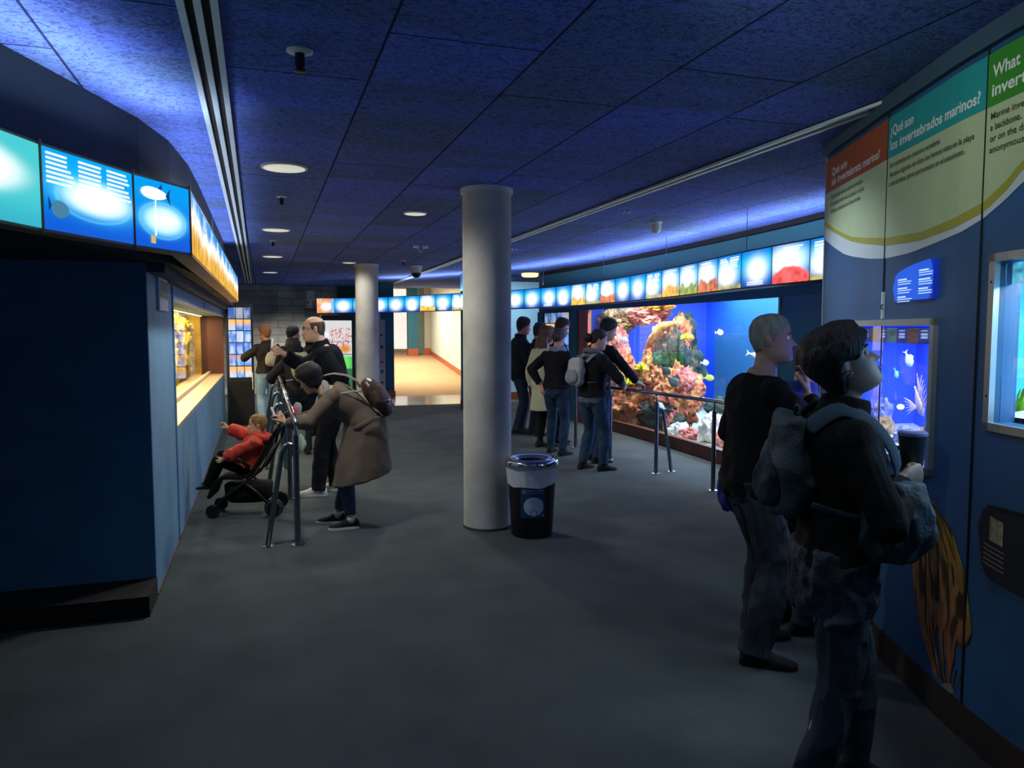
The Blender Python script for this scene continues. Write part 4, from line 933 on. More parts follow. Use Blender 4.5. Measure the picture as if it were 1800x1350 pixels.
dome(2.64, 13.49, 'white dome camera with a black lens, hanging beside the far column', 1.3); dome(4.01, 7.25, 'small white dome camera on the ceiling above the large aquarium', .75)
for x, y, lab in ((3.37, 6.69, 'tiny twin spot fitting nearest the dome over the aquarium'), (3.41, 10.24, 'tiny twin spot fitting just right of the big column'), (3.41, 13.62, 'tiny twin spot fitting just left of the big column')):
    T = thing('twin_spot_fitting', lab, 'ceiling light', (x, y, 2.8), 0, 'twin ceiling spots')
    for d in (-.03, .03): MB().lathe([(.016, 0), (.016, -.02), (.010, -.024)], 12, (d, 0, 0)).build('spot', M['white_metal'], T, True)
T = thing('warm_ceiling_lamp', 'glowing warm orange round ceiling lamp right of the big column', 'ceiling light', (5.2, 14.6, 2.8))
MB().lathe([(.17, 0), (.17, -.05), (.14, -.07), (0.001, -.08)], 28).build('shade', em('warm_glow', (1.0, 0.62, 0.22), 3.0), T, True)
spot('warm_lamp_beam', (5.2, 14.6, 2.70), 60, (1.0, .75, .45), 150)
# CCTV camera and box on the back wall
T = thing('bracket_camera', 'white box camera on a bracket on the grey stone wall', 'security camera', (1.22, 20.5, 2.52))
MB().box(-.14, .06, -.5, -.12, -.12, .14).build('camera_body', M['trim_white'], T, bevel=.02)
MB().tube([(-.04, 0, -.2), (-.04, -.22, -.2), (-.04, -.3, -.1)], .03, 10).box(-.12, .04, -.03, 0, -.32, -.14).build('bracket', M['trim_white'], T)
MB().tube([(.06, -.3, -.06), (.30, -.3, -.04)], .015, 8).build('arm', M['trim_white'], T)
ring = [(0.36 + .08 * math.cos(a), -.3, -.02 + .08 * math.sin(a)) for a in np.linspace(0, 2 * PI, 17)]
MB().tube(ring, .016, 8).build('ring_fitting', M['trim_white'], T, True)
tag(MB().box(1.05, 1.38, 20.46, 20.5, 2.0, 2.22).build('wall_box', mat('grey_box', L3(110, 116, 118), .6), None, bevel=.01), 'small grey box on the stone wall below the bracket camera', 'box')
# ================================================================ SCREEN KIOSKS
def screen_grid(T, x0, x1, z0, z1, cols, rows, P, seed, name='screen'):
    """P(x,z,off) -> world"""
    r = np.random.RandomState(seed); pw = (x1 - x0) / cols; ph = (z1 - z0) / rows
    for j in range(rows):
        for i in range(cols):
            a = x0 + pw * i + .006; b = x0 + pw * (i + 1) - .006; c = z0 + ph * j + .008; d = z0 + ph * (j + 1) - .008; nu, nv = 14, 12
            o = MB().grid(lambda u, v: P(a + (b - a) * u, c + (d - c) * v, .004), nu, nv).build(name, M['screen'], T)
            V, U = np.mgrid[0:nv + 1, 0:nu + 1]; U = U / nu; V = V / nv; C = np.zeros(U.shape + (3,)) + lin([(70, 140, 240), (60, 130, 235), (90, 160, 245), (200, 215, 250)][r.randint(4)])
            n = vnoise(U, V, 3, 2, seed + i * 7 + j * 31); C = mixc(C, (0.95, 1, 1.1), .75 * sm(.2, 1.1, n))
            if j in (rows - 2, 0, 1) : C = mixc(C, lin((255, 190, 90)) * 1.1, sm(.2, .8, V) * (.9 if j != 1 else .4))
            if j == rows - 1: C = C * .55
            colour_attr(o.data, C.reshape(-1, 3))
K1 = thing('display_kiosk', 'tall black cabinet with six rows of glowing blue pictures, ending the left wall', 'kiosk', (-0.36, 13.75, 0))
MB().box(-.24, .20, 0.0, .25, 0.03, 2.10).build('cabinet', M['black'], K1, bevel=.01)
MB().box(-.20, .17, -.012, 0, 0.06, 0.76).build('lower_panel', M['black_matte'], K1)
screen_grid(K1, -.20, .17, .83, 2.04, 3, 6, lambda x, z, o: (x, -o, z), 5)
MB().box(.165, .178, -.01, 0, .62, .92).build('light_strip', em('strip_glow', (1, .7, .35), 1.0), K1)
for x in (-.2, .16): MB().lathe([(.025, 0), (.025, .03)], 14, (x, .05, 0)).build('foot', M['steel'], K1, True)
K2 = thing('display_kiosk', 'black framed display wall of glowing small pictures behind the group, left of the large aquarium', 'kiosk')
curve_strip(12.78, 13.93, 0.0, 2.03, off=-0.02, th=.06, n=3).build('cabinet', M['black'], K2)
def k2p(x, z, o): y = 13.88 - x; return (cwx(y) - 0.022 - o, y, z)
screen_grid(K2, 0, 1.05, .55, 1.98, 4, 7, k2p, 12)
spot('display_spill', (4.7, 13.3, 1.9), 4, (.6, .8, 1), 150)
# poster machine beyond the bald visitor, white banner
PM = thing('poster_display', 'large backlit poster display with red, orange and green picture blocks, behind the bald man', 'display', (1.60, 17.2, 0))
MB().box(-.36, .36, 0, .3, 0, 1.98).build('cabinet', M['black'], PM, bevel=.01)
nu, nv = 60, 120
o = MB().grid(lambda u, v: (-.31 + .60 * u, -.004, .28 + 1.58 * v), nu, nv).build('poster', M['screen'], PM)
V, U = np.mgrid[0:nv + 1, 0:nu + 1]; U = U / nu; V = V / nv; C = np.zeros(U.shape + (3,)) + np.array((.85, .85, .86))
C = mixc(C, lin((225, 120, 110)), (vnoise(U, V, 28, 50, 2) > .62) * 1.0 * ((V > .62) & (V < .9) & (U > .15)))
C = mixc(C, (1.1, 1.1, 1.2), np.exp(-((U - .12) ** 2 / .01 + (V - .80) ** 2 / .002)))
C = mixc(C, lin((240, 150, 40)), np.exp(-(((U - .75) / .22) ** 2 + ((V - .60) / .06) ** 2) ** 2))
C = mixc(C, lin((235, 90, 60)), (vnoise(U, V, 30, 40, 3) > .6) * 1.0 * ((V > .56) & (V < .64) & (U < .6)))
g = lin((110, 230, 110)) * (0.5 + vnoise(U, V * 0, 16, 1, 8) * .9)[..., None]; on = (V > .32) & (V < .5); C[on] = g[on]
C[V < .32] = lin((60, 120, 80)); C[(np.abs(V - .52) < .008) | (np.abs(V - .70) < .004)] *= .3
colour_attr(o.data, (C * .85).reshape(-1, 3))
BN = thing('banner', 'narrow pale upright banner with small blue marks, leaning on the pilaster behind the far column', 'banner', (2.83, 18.40, 0))
MB().box(-.17, -.01, 0, .03, .03, 1.9).build('banner_board', mat('pale_banner', L3(186, 176, 178), .6), BN)
for k, z in enumerate((.35, .6, .85, 1.2, 1.5)): MB().box(-.13, -.06, -.003, 0, z, z + .05 + .03 * (k % 2)).build('printed_mark', mat('mark_blue', L3(60, 90, 140), .6), BN)
# wall plaque on the left wall
T = thing('wall_label', 'small framed glossy species label on the left wall before the aquarium window', 'sign', (-0.66, 5.70, 1.89))
MB().box(0, .02, -.24, .24, -.11, .11).build('label_frame', M['white_metal'], T, bevel=.004)
nu, nv = 20, 16; o = MB().grid(lambda u, v: (.021, -.22 + .44 * u, -.095 + .19 * v), nu, nv).build('label_picture', M['print'], T)
V, U = np.mgrid[0:nv + 1, 0:nu + 1]; U = U / nu; V = V / nv; C = np.zeros(U.shape + (3,)) + lin((40, 50, 50)); C = mixc(C, lin((230, 225, 235)), sm(.42, .3, V)); C = mixc(C, lin((110, 130, 110)), sm(.5, .8, vnoise(U, V, 6, 6, 3)) * sm(.4, .5, V))
colour_attr(o.data, C.reshape(-1, 3))
T = thing('wall_hook', 'little black hook on the seam above the deep blue aquarium', 'hook', wp(1.0, 1.765, 0.0))
MB().tube([(-.012, 0, .012), (-.022, 0, .008), (-.024, 0, -.006), (-.012, 0, -.012)], .003, 6).build('hook', M['black'], T)
tag(wrect(MB(), .985, 1.0, 1.705, 1.84, off=.012, th=.012).build('seam_highlight', M['white_metal']), 'thin pale vertical strip imitating light in the seam above the deep blue aquarium', 'trim')  # pale strip put in for light showing in the panel seam
# ================================================================ RAILS
def rail_run(pts, posts, braces, ztop, label, side, rt=.021):
    T = thing('handrail', label, 'railing')
    MB().tube([(x, y, ztop) for x, y in pts], rt, 14).build('top_rail', M['steel'], T, True)
    for (x, y) in posts:
        P = MB(); P.tube([(x, y, 0.005), (x, y, ztop - .10)], .022, 14); o = P.build('post', M['grey_steel'], T, True, auto=.8)
        MB().tube([(x, y, ztop - .11), (x, y, ztop - .01)], .011, 10).build('neck', M['steel'], o, True)
        MB().lathe([(.055, 0), (.055, .006), (.03, .012)], 20, (x, y, 0)).build('floor_flange', M['steel'], o, True, auto=.5)
    for (x, y, fx, fy) in braces:
        B = MB(); zt = ztop - .17
        d = Vector((fx - x, fy - y)); n = d.length; u = d / n
        c = [(x + u.x * .0, y + u.y * .0, zt - .035), (x + u.x * .02, y + u.y * .02, zt - .008), (x + u.x * .05, y + u.y * .05, zt), (x + u.x * .08, y + u.y * .08, zt - .02), (x + u.x * .105, y + u.y * .105, zt - .06), (fx, fy, .006)]
        o = B.tube(c, .020, 12).build('brace', M['grey_steel'], T, True)
        MB().lathe([(.05, 0), (.05, .006), (.028, .012)], 20, (fx, fy, 0)).build('floor_flange', M['steel'], o, True, auto=.5)
rp_ = [(4.42, 5.6), (4.37, 6.64), (4.27, 7.65), (4.17, 8.65), (4.14, 9.7), (4.24, 10.7), (4.42, 11.7), (4.62, 12.6)]
rail_run(rp_, rp_, [(4.27, 7.65, 4.50, 7.70), (4.14, 9.7, 4.37, 9.72), (4.42, 11.7, 4.65, 11.72)], .925, 'steel handrail on slim posts in front of the large aquarium', 1)
lp = [(.22, 5.93 + 1.68 * k) for k in range(5)]
rail_run([(.22, 5.85), (.22, 13.0)], lp, [(x, y, x - .22, y + .03) for x, y in lp], .95, 'steel handrail with sloping braces in front of the left aquarium', -1)
# ================================================================ WASTE BIN
WBN = thing('waste_bin', 'black waste bin with chrome ring lid and blue recycling label beside the column', 'bin', (2.035, 5.66, 0))
MB().lathe([(.158, 0.0), (.166, .012), (.195, .545), (.195, .55)], 48).build('bin_body', M['black'], WBN, True, auto=.7)
ln = []
for k, z in enumerate((.435, .47, .52, .555, .575)):
    rad = .196 + (.210 - .196) * (k / 4); ring = []
    for i in range(96):
        a = 2 * PI * i / 96; w_ = .0035 * math.sin(a * 11 + k * .6) + .002 * math.sin(a * 23 + k)
        zz = z + (.022 * math.sin(a * 1.0 + .6) + .006 * math.sin(a * 5) if k == 0 else 0)
        ring.append(Vector(((rad + w_) * math.cos(a), (rad + w_) * math.sin(a), zz)))
    ln.append(ring)
MB().loft(ln, cap=False).build('bin_liner', mat('plastic_liner', L3(205, 212, 222), .35, var=.08, scale=20), WBN, True)
MB().lathe([(.212, .562), (.218, .566), (.216, .60), (.205, .618), (.17, .628), (.135, .618), (.114, .606)], 64, cap=False).build('ring_lid', mat('chrome', L3(215, 218, 222), .12, metal=1.0), WBN, True)
MB().lathe([(.114, .606), (.108, .595), (.107, .55), (.001, .545)], 48, cap=False).build('bin_opening', M['black_matte'], WBN, True)
toc = math.atan2(-5.66, -2.035) + 0.05
def onbin(u, v, off=.002, c=toc):
    u *= 1.55; v *= 1.45; z = .17 + v; rad = .166 + (.195 - .166) * (z / .545) + off; a = c + u / rad; return (rad * math.cos(a), rad * math.sin(a), z)
lab = MB().grid(lambda u, v: onbin(-.065 + .13 * u, .0 + .17 * v), 16, 4).build('bin_label', mat('navy_label', L3(24, 58, 104), .5), WBN, True)
def disc(cx, cz, r1, m, nm, off, n=32, r0=0.0):
    mb = MB()
    o = [onbin(cx + r1 * math.cos(2 * PI * i / n), cz + r1 * math.sin(2 * PI * i / n), off) for i in range(n)]
    if r0:
        q = [onbin(cx + r0 * math.cos(2 * PI * i / n), cz + r0 * math.sin(2 * PI * i / n), off) for i in range(n)]
        mb.add(o + q, [(i, (i + 1) % n, n + (i + 1) % n, n + i) for i in range(n)])
    else:
        K_ = 8; vs = [onbin(cx + r1 * q / K_ * math.cos(2 * PI * i / n), cz + r1 * q / K_ * math.sin(2 * PI * i / n), off) for q in range(1, K_ + 1) for i in range(n)]
        fs = [(q * n + i, q * n + (i + 1) % n, (q + 1) * n + (i + 1) % n, (q + 1) * n + i) for q in range(K_ - 1) for i in range(n)] + [(i, (i + 1) % n, K_ * n) for i in range(n)]
        mb.add(vs + [onbin(cx, cz, off)], fs)
    return mb.build(nm, m, lab)
lw = mat('label_pale_blue', L3(170, 196, 218), .5); lg = mat('label_grey', L3(96, 116, 140), .5)
disc(.004, .066, .052, lw, 'picture_disc', .0035); disc(.052, .017, .006, lw, 'printed_dot', .0035, 12)
disc(.004, .030, .020, lg, 'sketch_ring', .005, 20, .015); disc(-.026, .052, .007, lg, 'sketch_cup', .005, 4, .0055); disc(-.006, .092, .011, lg, 'sketch_crumple', .005, 7, .0095); disc(.016, .078, .010, lg, 'sketch_sheet', .005, 5, .0085)
MB().add([onbin(.0, .045, .005), onbin(.04, .062, .005), onbin(.038, .066, .005), onbin(.0, .050, .005)], [(0, 1, 2, 3)]).build('sketch_sheet', lg, lab)
for k in range(3):   # recycling arrows
    a = PI / 2 + 2 * PI * k / 3; cx, cz = -.046, .147; R = .010
    P = lambda ang, rr: onbin(cx + rr * math.cos(ang), cz + rr * math.sin(ang), .0035)
    MB().add([P(a - .75, R * .75), P(a - .75, R * 1.25), P(a + .25, R * 1.2), P(a + .25, R * 1.6), P(a + .75, R * .95), P(a + .25, R * .4), P(a + .25, R * .78)], [(0, 1, 2, 3, 4, 5, 6)]).build('recycling_arrow', lw, lab)
def bintext(body, size, u0, v0, width):
    cu = bpy.data.curves.new('t', 'FONT'); cu.body = body; cu.size = size; t = bpy.data.objects.new('t', cu); COL.objects.link(t)
    me = bpy.data.meshes.new_from_object(t.evaluated_get(bpy.context.evaluated_depsgraph_get())); bpy.data.objects.remove(t)
    xs = [v.co.x for v in me.vertices]; s = width / (max(xs) - min(xs)); x0 = min(xs)
    for v in me.vertices: v.co = onbin(u0 + (v.co.x - x0) * s, v0 + v.co.y, .0035)
    me.materials.clear(); me.materials.append(lw); o = bpy.data.objects.new('label_text', me); COL.objects.link(o); o.parent = lab
bintext('PAPER I CARTRÓ', .013, -.031, .149, .088); bintext('papel y cartón / paper and cardboard', .006, -.031, .138, .085)
# ================================================================ PEOPLE
def V3(*a): return Vector(a if len(a) > 1 else a[0])
def remesh(name, mb, voxel, mat_, parent, smooth=2, folds=0.0, fscale=9.0, fst=(1, 1, 0.45), seed=0, clipz=None):
    me = bpy.data.meshes.new('tmp'); me.from_pydata(mb.v, [], mb.f); me.update()
    bm = bmesh.new(); bm.from_mesh(me); bmesh.ops.recalc_face_normals(bm, faces=bm.faces); bm.to_mesh(me); bm.free()
    t = bpy.data.objects.new('tmp', me); COL.objects.link(t)
    r = t.modifiers.new('r', 'REMESH'); r.mode = 'VOXEL'; r.voxel_size = voxel; r.adaptivity = 0
    if smooth: s_ = t.modifiers.new('s', 'SMOOTH'); s_.factor = 0.5; s_.iterations = smooth
    dg = bpy.context.evaluated_depsgraph_get(); m2 = bpy.data.meshes.new_from_object(t.evaluated_get(dg))
    bpy.data.objects.remove(t); bpy.data.meshes.remove(me)
    if folds:
        n = len(m2.vertices); co = np.empty(n * 3, np.float32); m2.vertices.foreach_get('co', co); co = co.reshape(-1, 3)
        nn = np.empty(n * 3, np.float32); m2.vertices.foreach_get('normal', nn); nn = nn.reshape(-1, 3)
        d = np.empty(n, np.float32); o = Vector((seed * 3.7, seed * 1.3, seed * 5.1))
        for i in range(n):
            p = co[i]; q = Vector((p[0] * fscale * fst[0], p[1] * fscale * fst[1], p[2] * fscale * fst[2])) + o
            d[i] = 0.6 - abs(noise.noise(q)) * 2.2 + 0.35 * noise.noise(q * 2.7)
        co += nn * (d[:, None] * folds); m2.vertices.foreach_set('co', co.ravel())
    m2.name = name; m2.materials.clear(); m2.materials.append(mat_)
    m2.polygons.foreach_set('material_index', [0] * len(m2.polygons)); m2.polygons.foreach_set('use_smooth', [True] * len(m2.polygons)); m2.update()
    o = bpy.data.objects.new(name, m2); COL.objects.link(o)
    if parent: o.parent = parent
    return o
def ik(A, T, l1, l2, pole):
    A = Vector(A); T = Vector(T); d = T - A; L = d.length; mx = (l1 + l2) * 0.998
    if L > mx: T = A + d * (mx / L); d = T - A; L = mx
    L = max(L, abs(l1 - l2) + 1e-3); u = d.normalized(); p = Vector(pole); p = (p - u * p.dot(u))
    p = p.normalized() if p.length > 1e-6 else u.orthogonal().normalized()
    c = (l1 * l1 + L * L - l2 * l2) / (2 * l1 * L); c = max(-1, min(1, c)); return A + u * (l1 * c) + p * (l1 * math.sqrt(1 - c * c)), T
SECT = [(-0.12, .07, .075, 0), (-0.06, .145, .112, -.005), (0.02, .168, .120, -.008), (0.10, .156, .110, 0), (0.20, .138, .100, .005), (0.30, .152, .112, .008), (0.39, .170, .118, .005), (0.45, .172, .106, -.004), (0.492, .140, .086, -.010), (0.53, .085, .068, -.012), (0.565, .062, .062, -.008)]
HEADP = [(-.124, .060, -.030, .034), (-.117, .082, -.040, .044), (-.105, .094, -.050, .052), (-.088, .095, -.060, .060), (-.070, .095, -.070, .064), (-.048, .093, -.080, .067), (-.022, .092, -.090, .070), (0.0, .089, -.096, .073), (.020, .094, -.100, .075), (.045, .094, -.101, .077), (.070, .087, -.096, .074), (.090, .070, -.082, .064), (.106, .045, -.058, .046), (.115, .022, -.032, .025), (.118, .004, -.006, .004)]
def headpt(z, a, k=1.0, feat=1.0, extra=0.0):
    zs = [h[0] for h in HEADP]
    f = float(np.interp(z, zs, [h[1] for h in HEADP])); b = float(np.interp(z, zs, [h[2] for h in HEADP])); w = float(np.interp(z, zs, [h[3] for h in HEADP]))
    c, s = math.cos(a), math.sin(a); x = (w + extra) * math.copysign(abs(c) ** .92, c)
    y = ((f + extra) if s > 0 else (-b + extra)) * math.copysign(abs(s) ** (.9 if s > 0 else .95), s)
    if feat and s > 0:
        g = lambda cx, cz, sx, sz: math.exp(-((x - cx) / sx) ** 2 - ((z - cz) / sz) ** 2)
        y += feat * (0.030 * math.exp(-(x / .0115) ** 2) * max(0, min(1, (.018 - z) / .05)) * (1 if z > -.036 else max(0, 1 - (-.036 - z) / .010))
                     + .007 * g(0, -.060, .020, .006) + .006 * g(0, -.074, .018, .006) - .004 * g(0, -.067, .022, .003) + .007 * g(0, -.102, .016, .012)
                     - .010 * g(.031, .002, .016, .012) - .010 * g(-.031, .002, .016, .012) + .004 * g(.030, .020, .02, .007) + .004 * g(-.030, .020, .02, .007)
                     + .004 * g(.042, -.028, .018, .016) + .004 * g(-.042, -.028, .018, .016) + .006 * g(0, -.034, .017, .006))
    return Vector((x, y, z)) * k
def head_mb(mb, k, Mh, feat=1.0):
    zs = list(np.linspace(-.124, .104, 58)) + [.109, .113, .116, .118]; na = 56; rings = []
    for z in zs: rings.append([Mh @ headpt(z, 2 * PI * i / na, k, feat) for i in range(na)])
    mb.loft(rings)
    for sx in (-1, 1):
        R_ = Mh.to_3x3() @ Matrix.Rotation(-.18, 3, 'X') @ Matrix.Rotation(sx * .30, 3, 'Z')
        mb.ball(Mh @ (Vector((sx * .075, -.008, -.004)) * k), (.010 * k, .017 * k, .031 * k), 12, 8, R_.to_4x4())
        mb.ball(Mh @ (Vector((sx * .080, -.014, .006)) * k), (.008 * k, .013 * k, .021 * k), 12, 8, R_.to_4x4())
def hair_obj(k, Mh, style, m, parent, seed=1):
    th = dict(short=.014, crop=.007, bald=.006, bob=.020, long=.018, tied=.012)[style]
    def low(ph):   # ph: 0 back .. 180 front
        pts = {'short': [(0, -.085), (60, -.06), (82, -.02), (96, -.012), (108, .012), (128, .04), (150, .068), (180, .074)],
               'crop': [(0, -.075), (60, -.05), (82, -.01), (96, -.012), (106, .015), (128, .05), (150, .078), (180, .076)],
               'bald': [(0, -.08), (60, -.055), (82, -.01), (96, -.015), (106, .015), (112, .1), (130, .3), (180, .3)],
               'bob': [(0, -.108), (56, -.096), (76, -.052), (88, .004), (104, .004), (114, -.004), (126, .028), (150, .052), (180, .060)],
               'long': [(0, -.16), (60, -.14), (90, -.12), (110, -.06), (122, .02), (150, .066), (180, .076)],
               'tied': [(0, -.075), (60, -.045), (82, .0), (96, -.002), (110, .022), (128, .05), (150, .074), (180, .080)]}[style]
        return float(np.interp(ph, [p[0] for p in pts], [p[1] for p in pts]))
    zs = list(np.linspace(-.17 if style == 'long' else -.124, .100, 50)) + [.106, .111, .115, .118]; na = 80; rings = []
    for z in zs:
        ring = []
        for i in range(na):
            a = 2 * PI * i / na; deg = math.degrees(a) % 360; ph = abs(((deg - 270 + 180) % 360) - 180)
            lo = low(ph); t = max(0, min(1, (z - lo) / .012 + .5)); t = t * t * (3 - 2 * t)
            if style == 'bald': t *= max(0, min(1, (.075 - z) / .02)) if ph < 112 else 0
            T = th * (1 + .55 * max(0, math.sin((z + .03) * 22)) if style in ('bob', 'long') else 1)
            if style == 'short': T *= 1 + .5 * max(0, z / .12)
            zz = max(z, -.124)
            ex = -.010 + (T + .010) * t
            p = headpt(zz, a, 1, 0, ex); p.z = z + (ex * .9 if z > .09 else 0) + (.6 * ex * max(0, (z - .05) / .07) if ex > 0 else 0)
            if style == 'long' and z < -.09: p.x *= .9; p.y = p.y * .85 - .012
            n = noise.noise(Vector((p.x * 60, p.y * 60, p.z * 14 + seed))) * .0035 + noise.noise(Vector((p.x * 160 + seed, p.y * 160, p.z * 22))) * .0018
            p = p * (1 + n / max(.05, p.length) * (1 if t > .5 else 0))
            ring.append(Mh @ (p * k))
        rings.append(ring)
    return MB().loft(rings).build('hair', m, parent, True)
def hand_mb(mb, Wp, d, n, sgn, k=1.0, curl=(.35, .35, .3), spread=.05, thumb=.5, tcurl=.3, rs=1.0):
    """Wp wrist, d finger direction, n palm facing, sgn: side on which the thumb leaves (+/-)"""
    d = Vector(d).normalized(); n = Vector(n); n = (n - d * n.dot(d)).normalized(); s = d.cross(n) * sgn
    W_ = Vector(Wp); P = lambda a, b, c: W_ + d * a * k + s * b * k + n * c * k
    rings = []
    for t, hw, hh in ((-.012, .025, .019), (.01, .028, .018), (.035, .037, .017), (.065, .041, .015), (.088, .039, .013), (.098, .034, .010)):
        rings.append([P(t, hw * math.cos(2 * PI * i / 16), hh * math.sin(2 * PI * i / 16)) for i in range(16)])
    mb.loft(rings)
    mb.ball(P(.035, .026, .006), (.018 * k, .018 * k, .018 * k), 10, 8)
    for j, (b, L) in enumerate(((.029, .074), (.0098, .082), (-.0098, .077), (-.028, .060))):
        ang = 0; sp = spread * (1.5 - j); dirv = (d + s * sp).normalized(); base = P(.082, b, 0); pts = [base - dirv * .02 * k, base]; p = base
        for q, f in enumerate((.45, .30, .25)):
            ang += curl[q] * (1 + .12 * j); v = dirv * math.cos(ang) + n * math.sin(ang); p = p + v * (L * f * k); pts.append(p)
        mb.tube(pts, [.0098 * k * rs, .0100 * k * rs, .0092 * k * rs, .0084 * k * rs, .0066 * k * rs], 10)
        mb.ball(pts[-1], .0066 * k * rs, 8, 6)
    v = (d * .62 + s * (.9 * thumb + .3) + n * .25).normalized(); b0 = P(.018, .022, .004); p1 = b0 + v * .040 * k
    v2 = (v + (-s * .5 + d * .35 + n * .5) * tcurl).normalized(); p2 = p1 + v2 * .032 * k; v3 = (v2 + (-s * .5 + n * .4) * tcurl).normalized(); p3 = p2 + v3 * .024 * k
    mb.tube([b0, p1, p2, p3], [.014 * k, .0115 * k * rs, .0105 * k * rs, .008 * k * rs], 10); mb.ball(p3, .008 * k * rs, 8, 6)
SKIN = {}
def skin(rgb):
    if rgb not in SKIN:
        SKIN[rgb] = mat('skin', L3(*rgb), 0.55, var=0.06, scale=14, bump=0.05, bscale=200); SKIN[rgb].node_tree.nodes['Principled BSDF'].inputs['Subsurface Weight'].default_value = 0.0
    return SKIN[rgb]
CL = {}
def cloth(rgb, rough=.85, var=.14, scale=12, bump=.25, bs=180):
    key = (rgb, rough, var)
    if key not in CL: CL[key] = mat('fabric', L3(*rgb), rough, var=var, scale=scale, bump=bump, bscale=bs, spec=.2, sheen=.0)
    return CL[key]
HAIRM = {}
def hairm(rgb):
    if rgb not in HAIRM: HAIRM[rgb] = mat('hair', L3(*rgb), .5, var=.35, scale=40, bump=.7, bscale=120, stretch=(1, 1, .18), spec=.35)
    return HAIRM[rgb]
EYW = mat('eye_white', L3(210, 205, 200), .2); EYI = mat('iris', L3(40, 30, 26), .15)
class Person:
    def __init__(s, label, loc, az, H=1.75, lean=(0, 4), neck=None, head=(0, 0, 0), feet=None, hands=None, hipz=None, hipy=0.0, skinc=(205, 150, 125), vox=.009, group=None,
                 handpose=None, elbow=None, knee=None, build=1.0, twist=0.0, hs=1.0):
        s.k = k = H / 1.75; s.vox = vox; s.T = thing('person', label, 'person', loc, -math.radians(az), group); s.B = build
        s.sk = skin(skinc); s.az = az
        hz = (hipz if hipz is not None else .905) ; s.hip = Vector((0, hipy, hz)) * 1.0 if hipz is not None else Vector((0, hipy, hz * k))
        s.lean = lean; s.twist = math.radians(twist)
        # spine
        s.sp = []; p = s.hip.copy(); N = 24; dd = .565 / N
        def up(d):
            t = max(0, min(1, d / .45)); a = math.radians(lean[0] + (lean[1] - lean[0]) * (t * t * (3 - 2 * t))); return Vector((0, math.sin(a), math.cos(a))), a
        s.upf = up; s.pos = {}
        q = s.hip.copy(); s.tab = [(0, q.copy())]
        for i in range(N):
            u, a = up((i + .5) * dd); q = q + u * dd * k; s.tab.append(((i + 1) * dd, q.copy()))
        s.chestM = s.frame(.45)
        sh = .165 * build
        s.shL = s.spt(.455) + s.chestM @ Vector((-sh, -.01, 0)) * k; s.shR = s.spt(.455) + s.chestM @ Vector((sh, -.01, 0)) * k
        # neck and head
        nd = neck if neck is not None else lean[1] * .8 + 8
        a = math.radians(nd); nb = s.spt(.545); nu_ = Vector((0, math.sin(a), math.cos(a)))
        yaw, pit, rol = [math.radians(x) for x in head]
        Rh = Matrix.Rotation(-yaw, 3, 'Z') @ Matrix.Rotation(pit, 3, 'X') @ Matrix.Rotation(rol, 3, 'Y')
        hc = nb + nu_ * .085 * k + Rh @ Vector((0, .018, .088)) * k
        s.Mh = Matrix.Translation(hc) @ Rh.to_4x4() @ Matrix.Scale(hs, 4); s.neckb = nb; s.Rh = Rh; s.hc = hc
        # legs
        feet = feet or {}; s.ft = {}
        for sd, x in (('L', -1), ('R', 1)):
            f = feet.get(sd, (x * .10, 0.0, 0, x * 8))   # x, y, z(heel lift), yaw deg
            A = s.hip + s.frame(0) @ Vector((x * .085, 0, -.01)) * k
            an = Vector((f[0], f[1], f[2] + .085 * k)); kp = (knee or {}).get(sd, (x * .08, 1, 0))
            kn, an = ik(A, an, .415 * k, .415 * k, kp); s.ft[sd] = (A, kn, an, math.radians(f[3]), f[4] if len(f) > 4 else 0)
        # arms
        hands = hands or {}; s.ar = {}
        for sd, x, S in (('L', -1, s.shL), ('R', 1, s.shR)):
            t = hands.get(sd, (x * .27, .04, (s.hip.z + .0) / k - .05)); tgt = Vector(t) * 1.0 if sd in hands else Vector((t[0] * k * build, t[1] * k + s.hip.y, t[2] * k))
            ep = (elbow or {}).get(sd, (x * .5, -1, -.1)); el, wr = ik(S, tgt, .285 * k, .25 * k, ep); s.ar[sd] = (S, el, wr)
        s.hp = handpose or {}
        s.body()
    def frame(s, d):
        u, a = s.upf(d); tw = s.twist * max(0, min(1, d / .45)); return Matrix.Rotation(-tw, 3, 'Z') @ Matrix.Rotation(-a, 3, 'X')
    def spt(s, d):
        if d <= 0: u, a = s.upf(0); return s.hip + u * d * s.k
        xs = [t[0] for t in s.tab]; return Vector([float(np.interp(d, xs, [t[1][i] for t in s.tab])) for i in range(3)])
    def torso(s, mb, inf=0.0, d0=-.12, d1=.565, front=0.0, hem=None, scale=1.0):
        rings = []
        for d, hw, hd, yo in SECT:
            if d < d0 - 1e-6 or d > d1 + 1e-6: continue
            c = s.spt(d); F = s.frame(d); n = 28; b = s.B if d < .5 else 1
            e = inf * (hem if (hem and d <= d0 + .08) else 1)
            rings.append([c + F @ (Vector(((hw * b * scale + e) * math.copysign(abs(math.cos(2 * PI * i / n)) ** .85, math.cos(2 * PI * i / n)), (hd * b + e + (front if math.sin(2 * PI * i / n) > 0 else 0)) * math.sin(2 * PI * i / n) + yo, 0)) * s.k) for i in range(n)])
        mb.loft(rings)
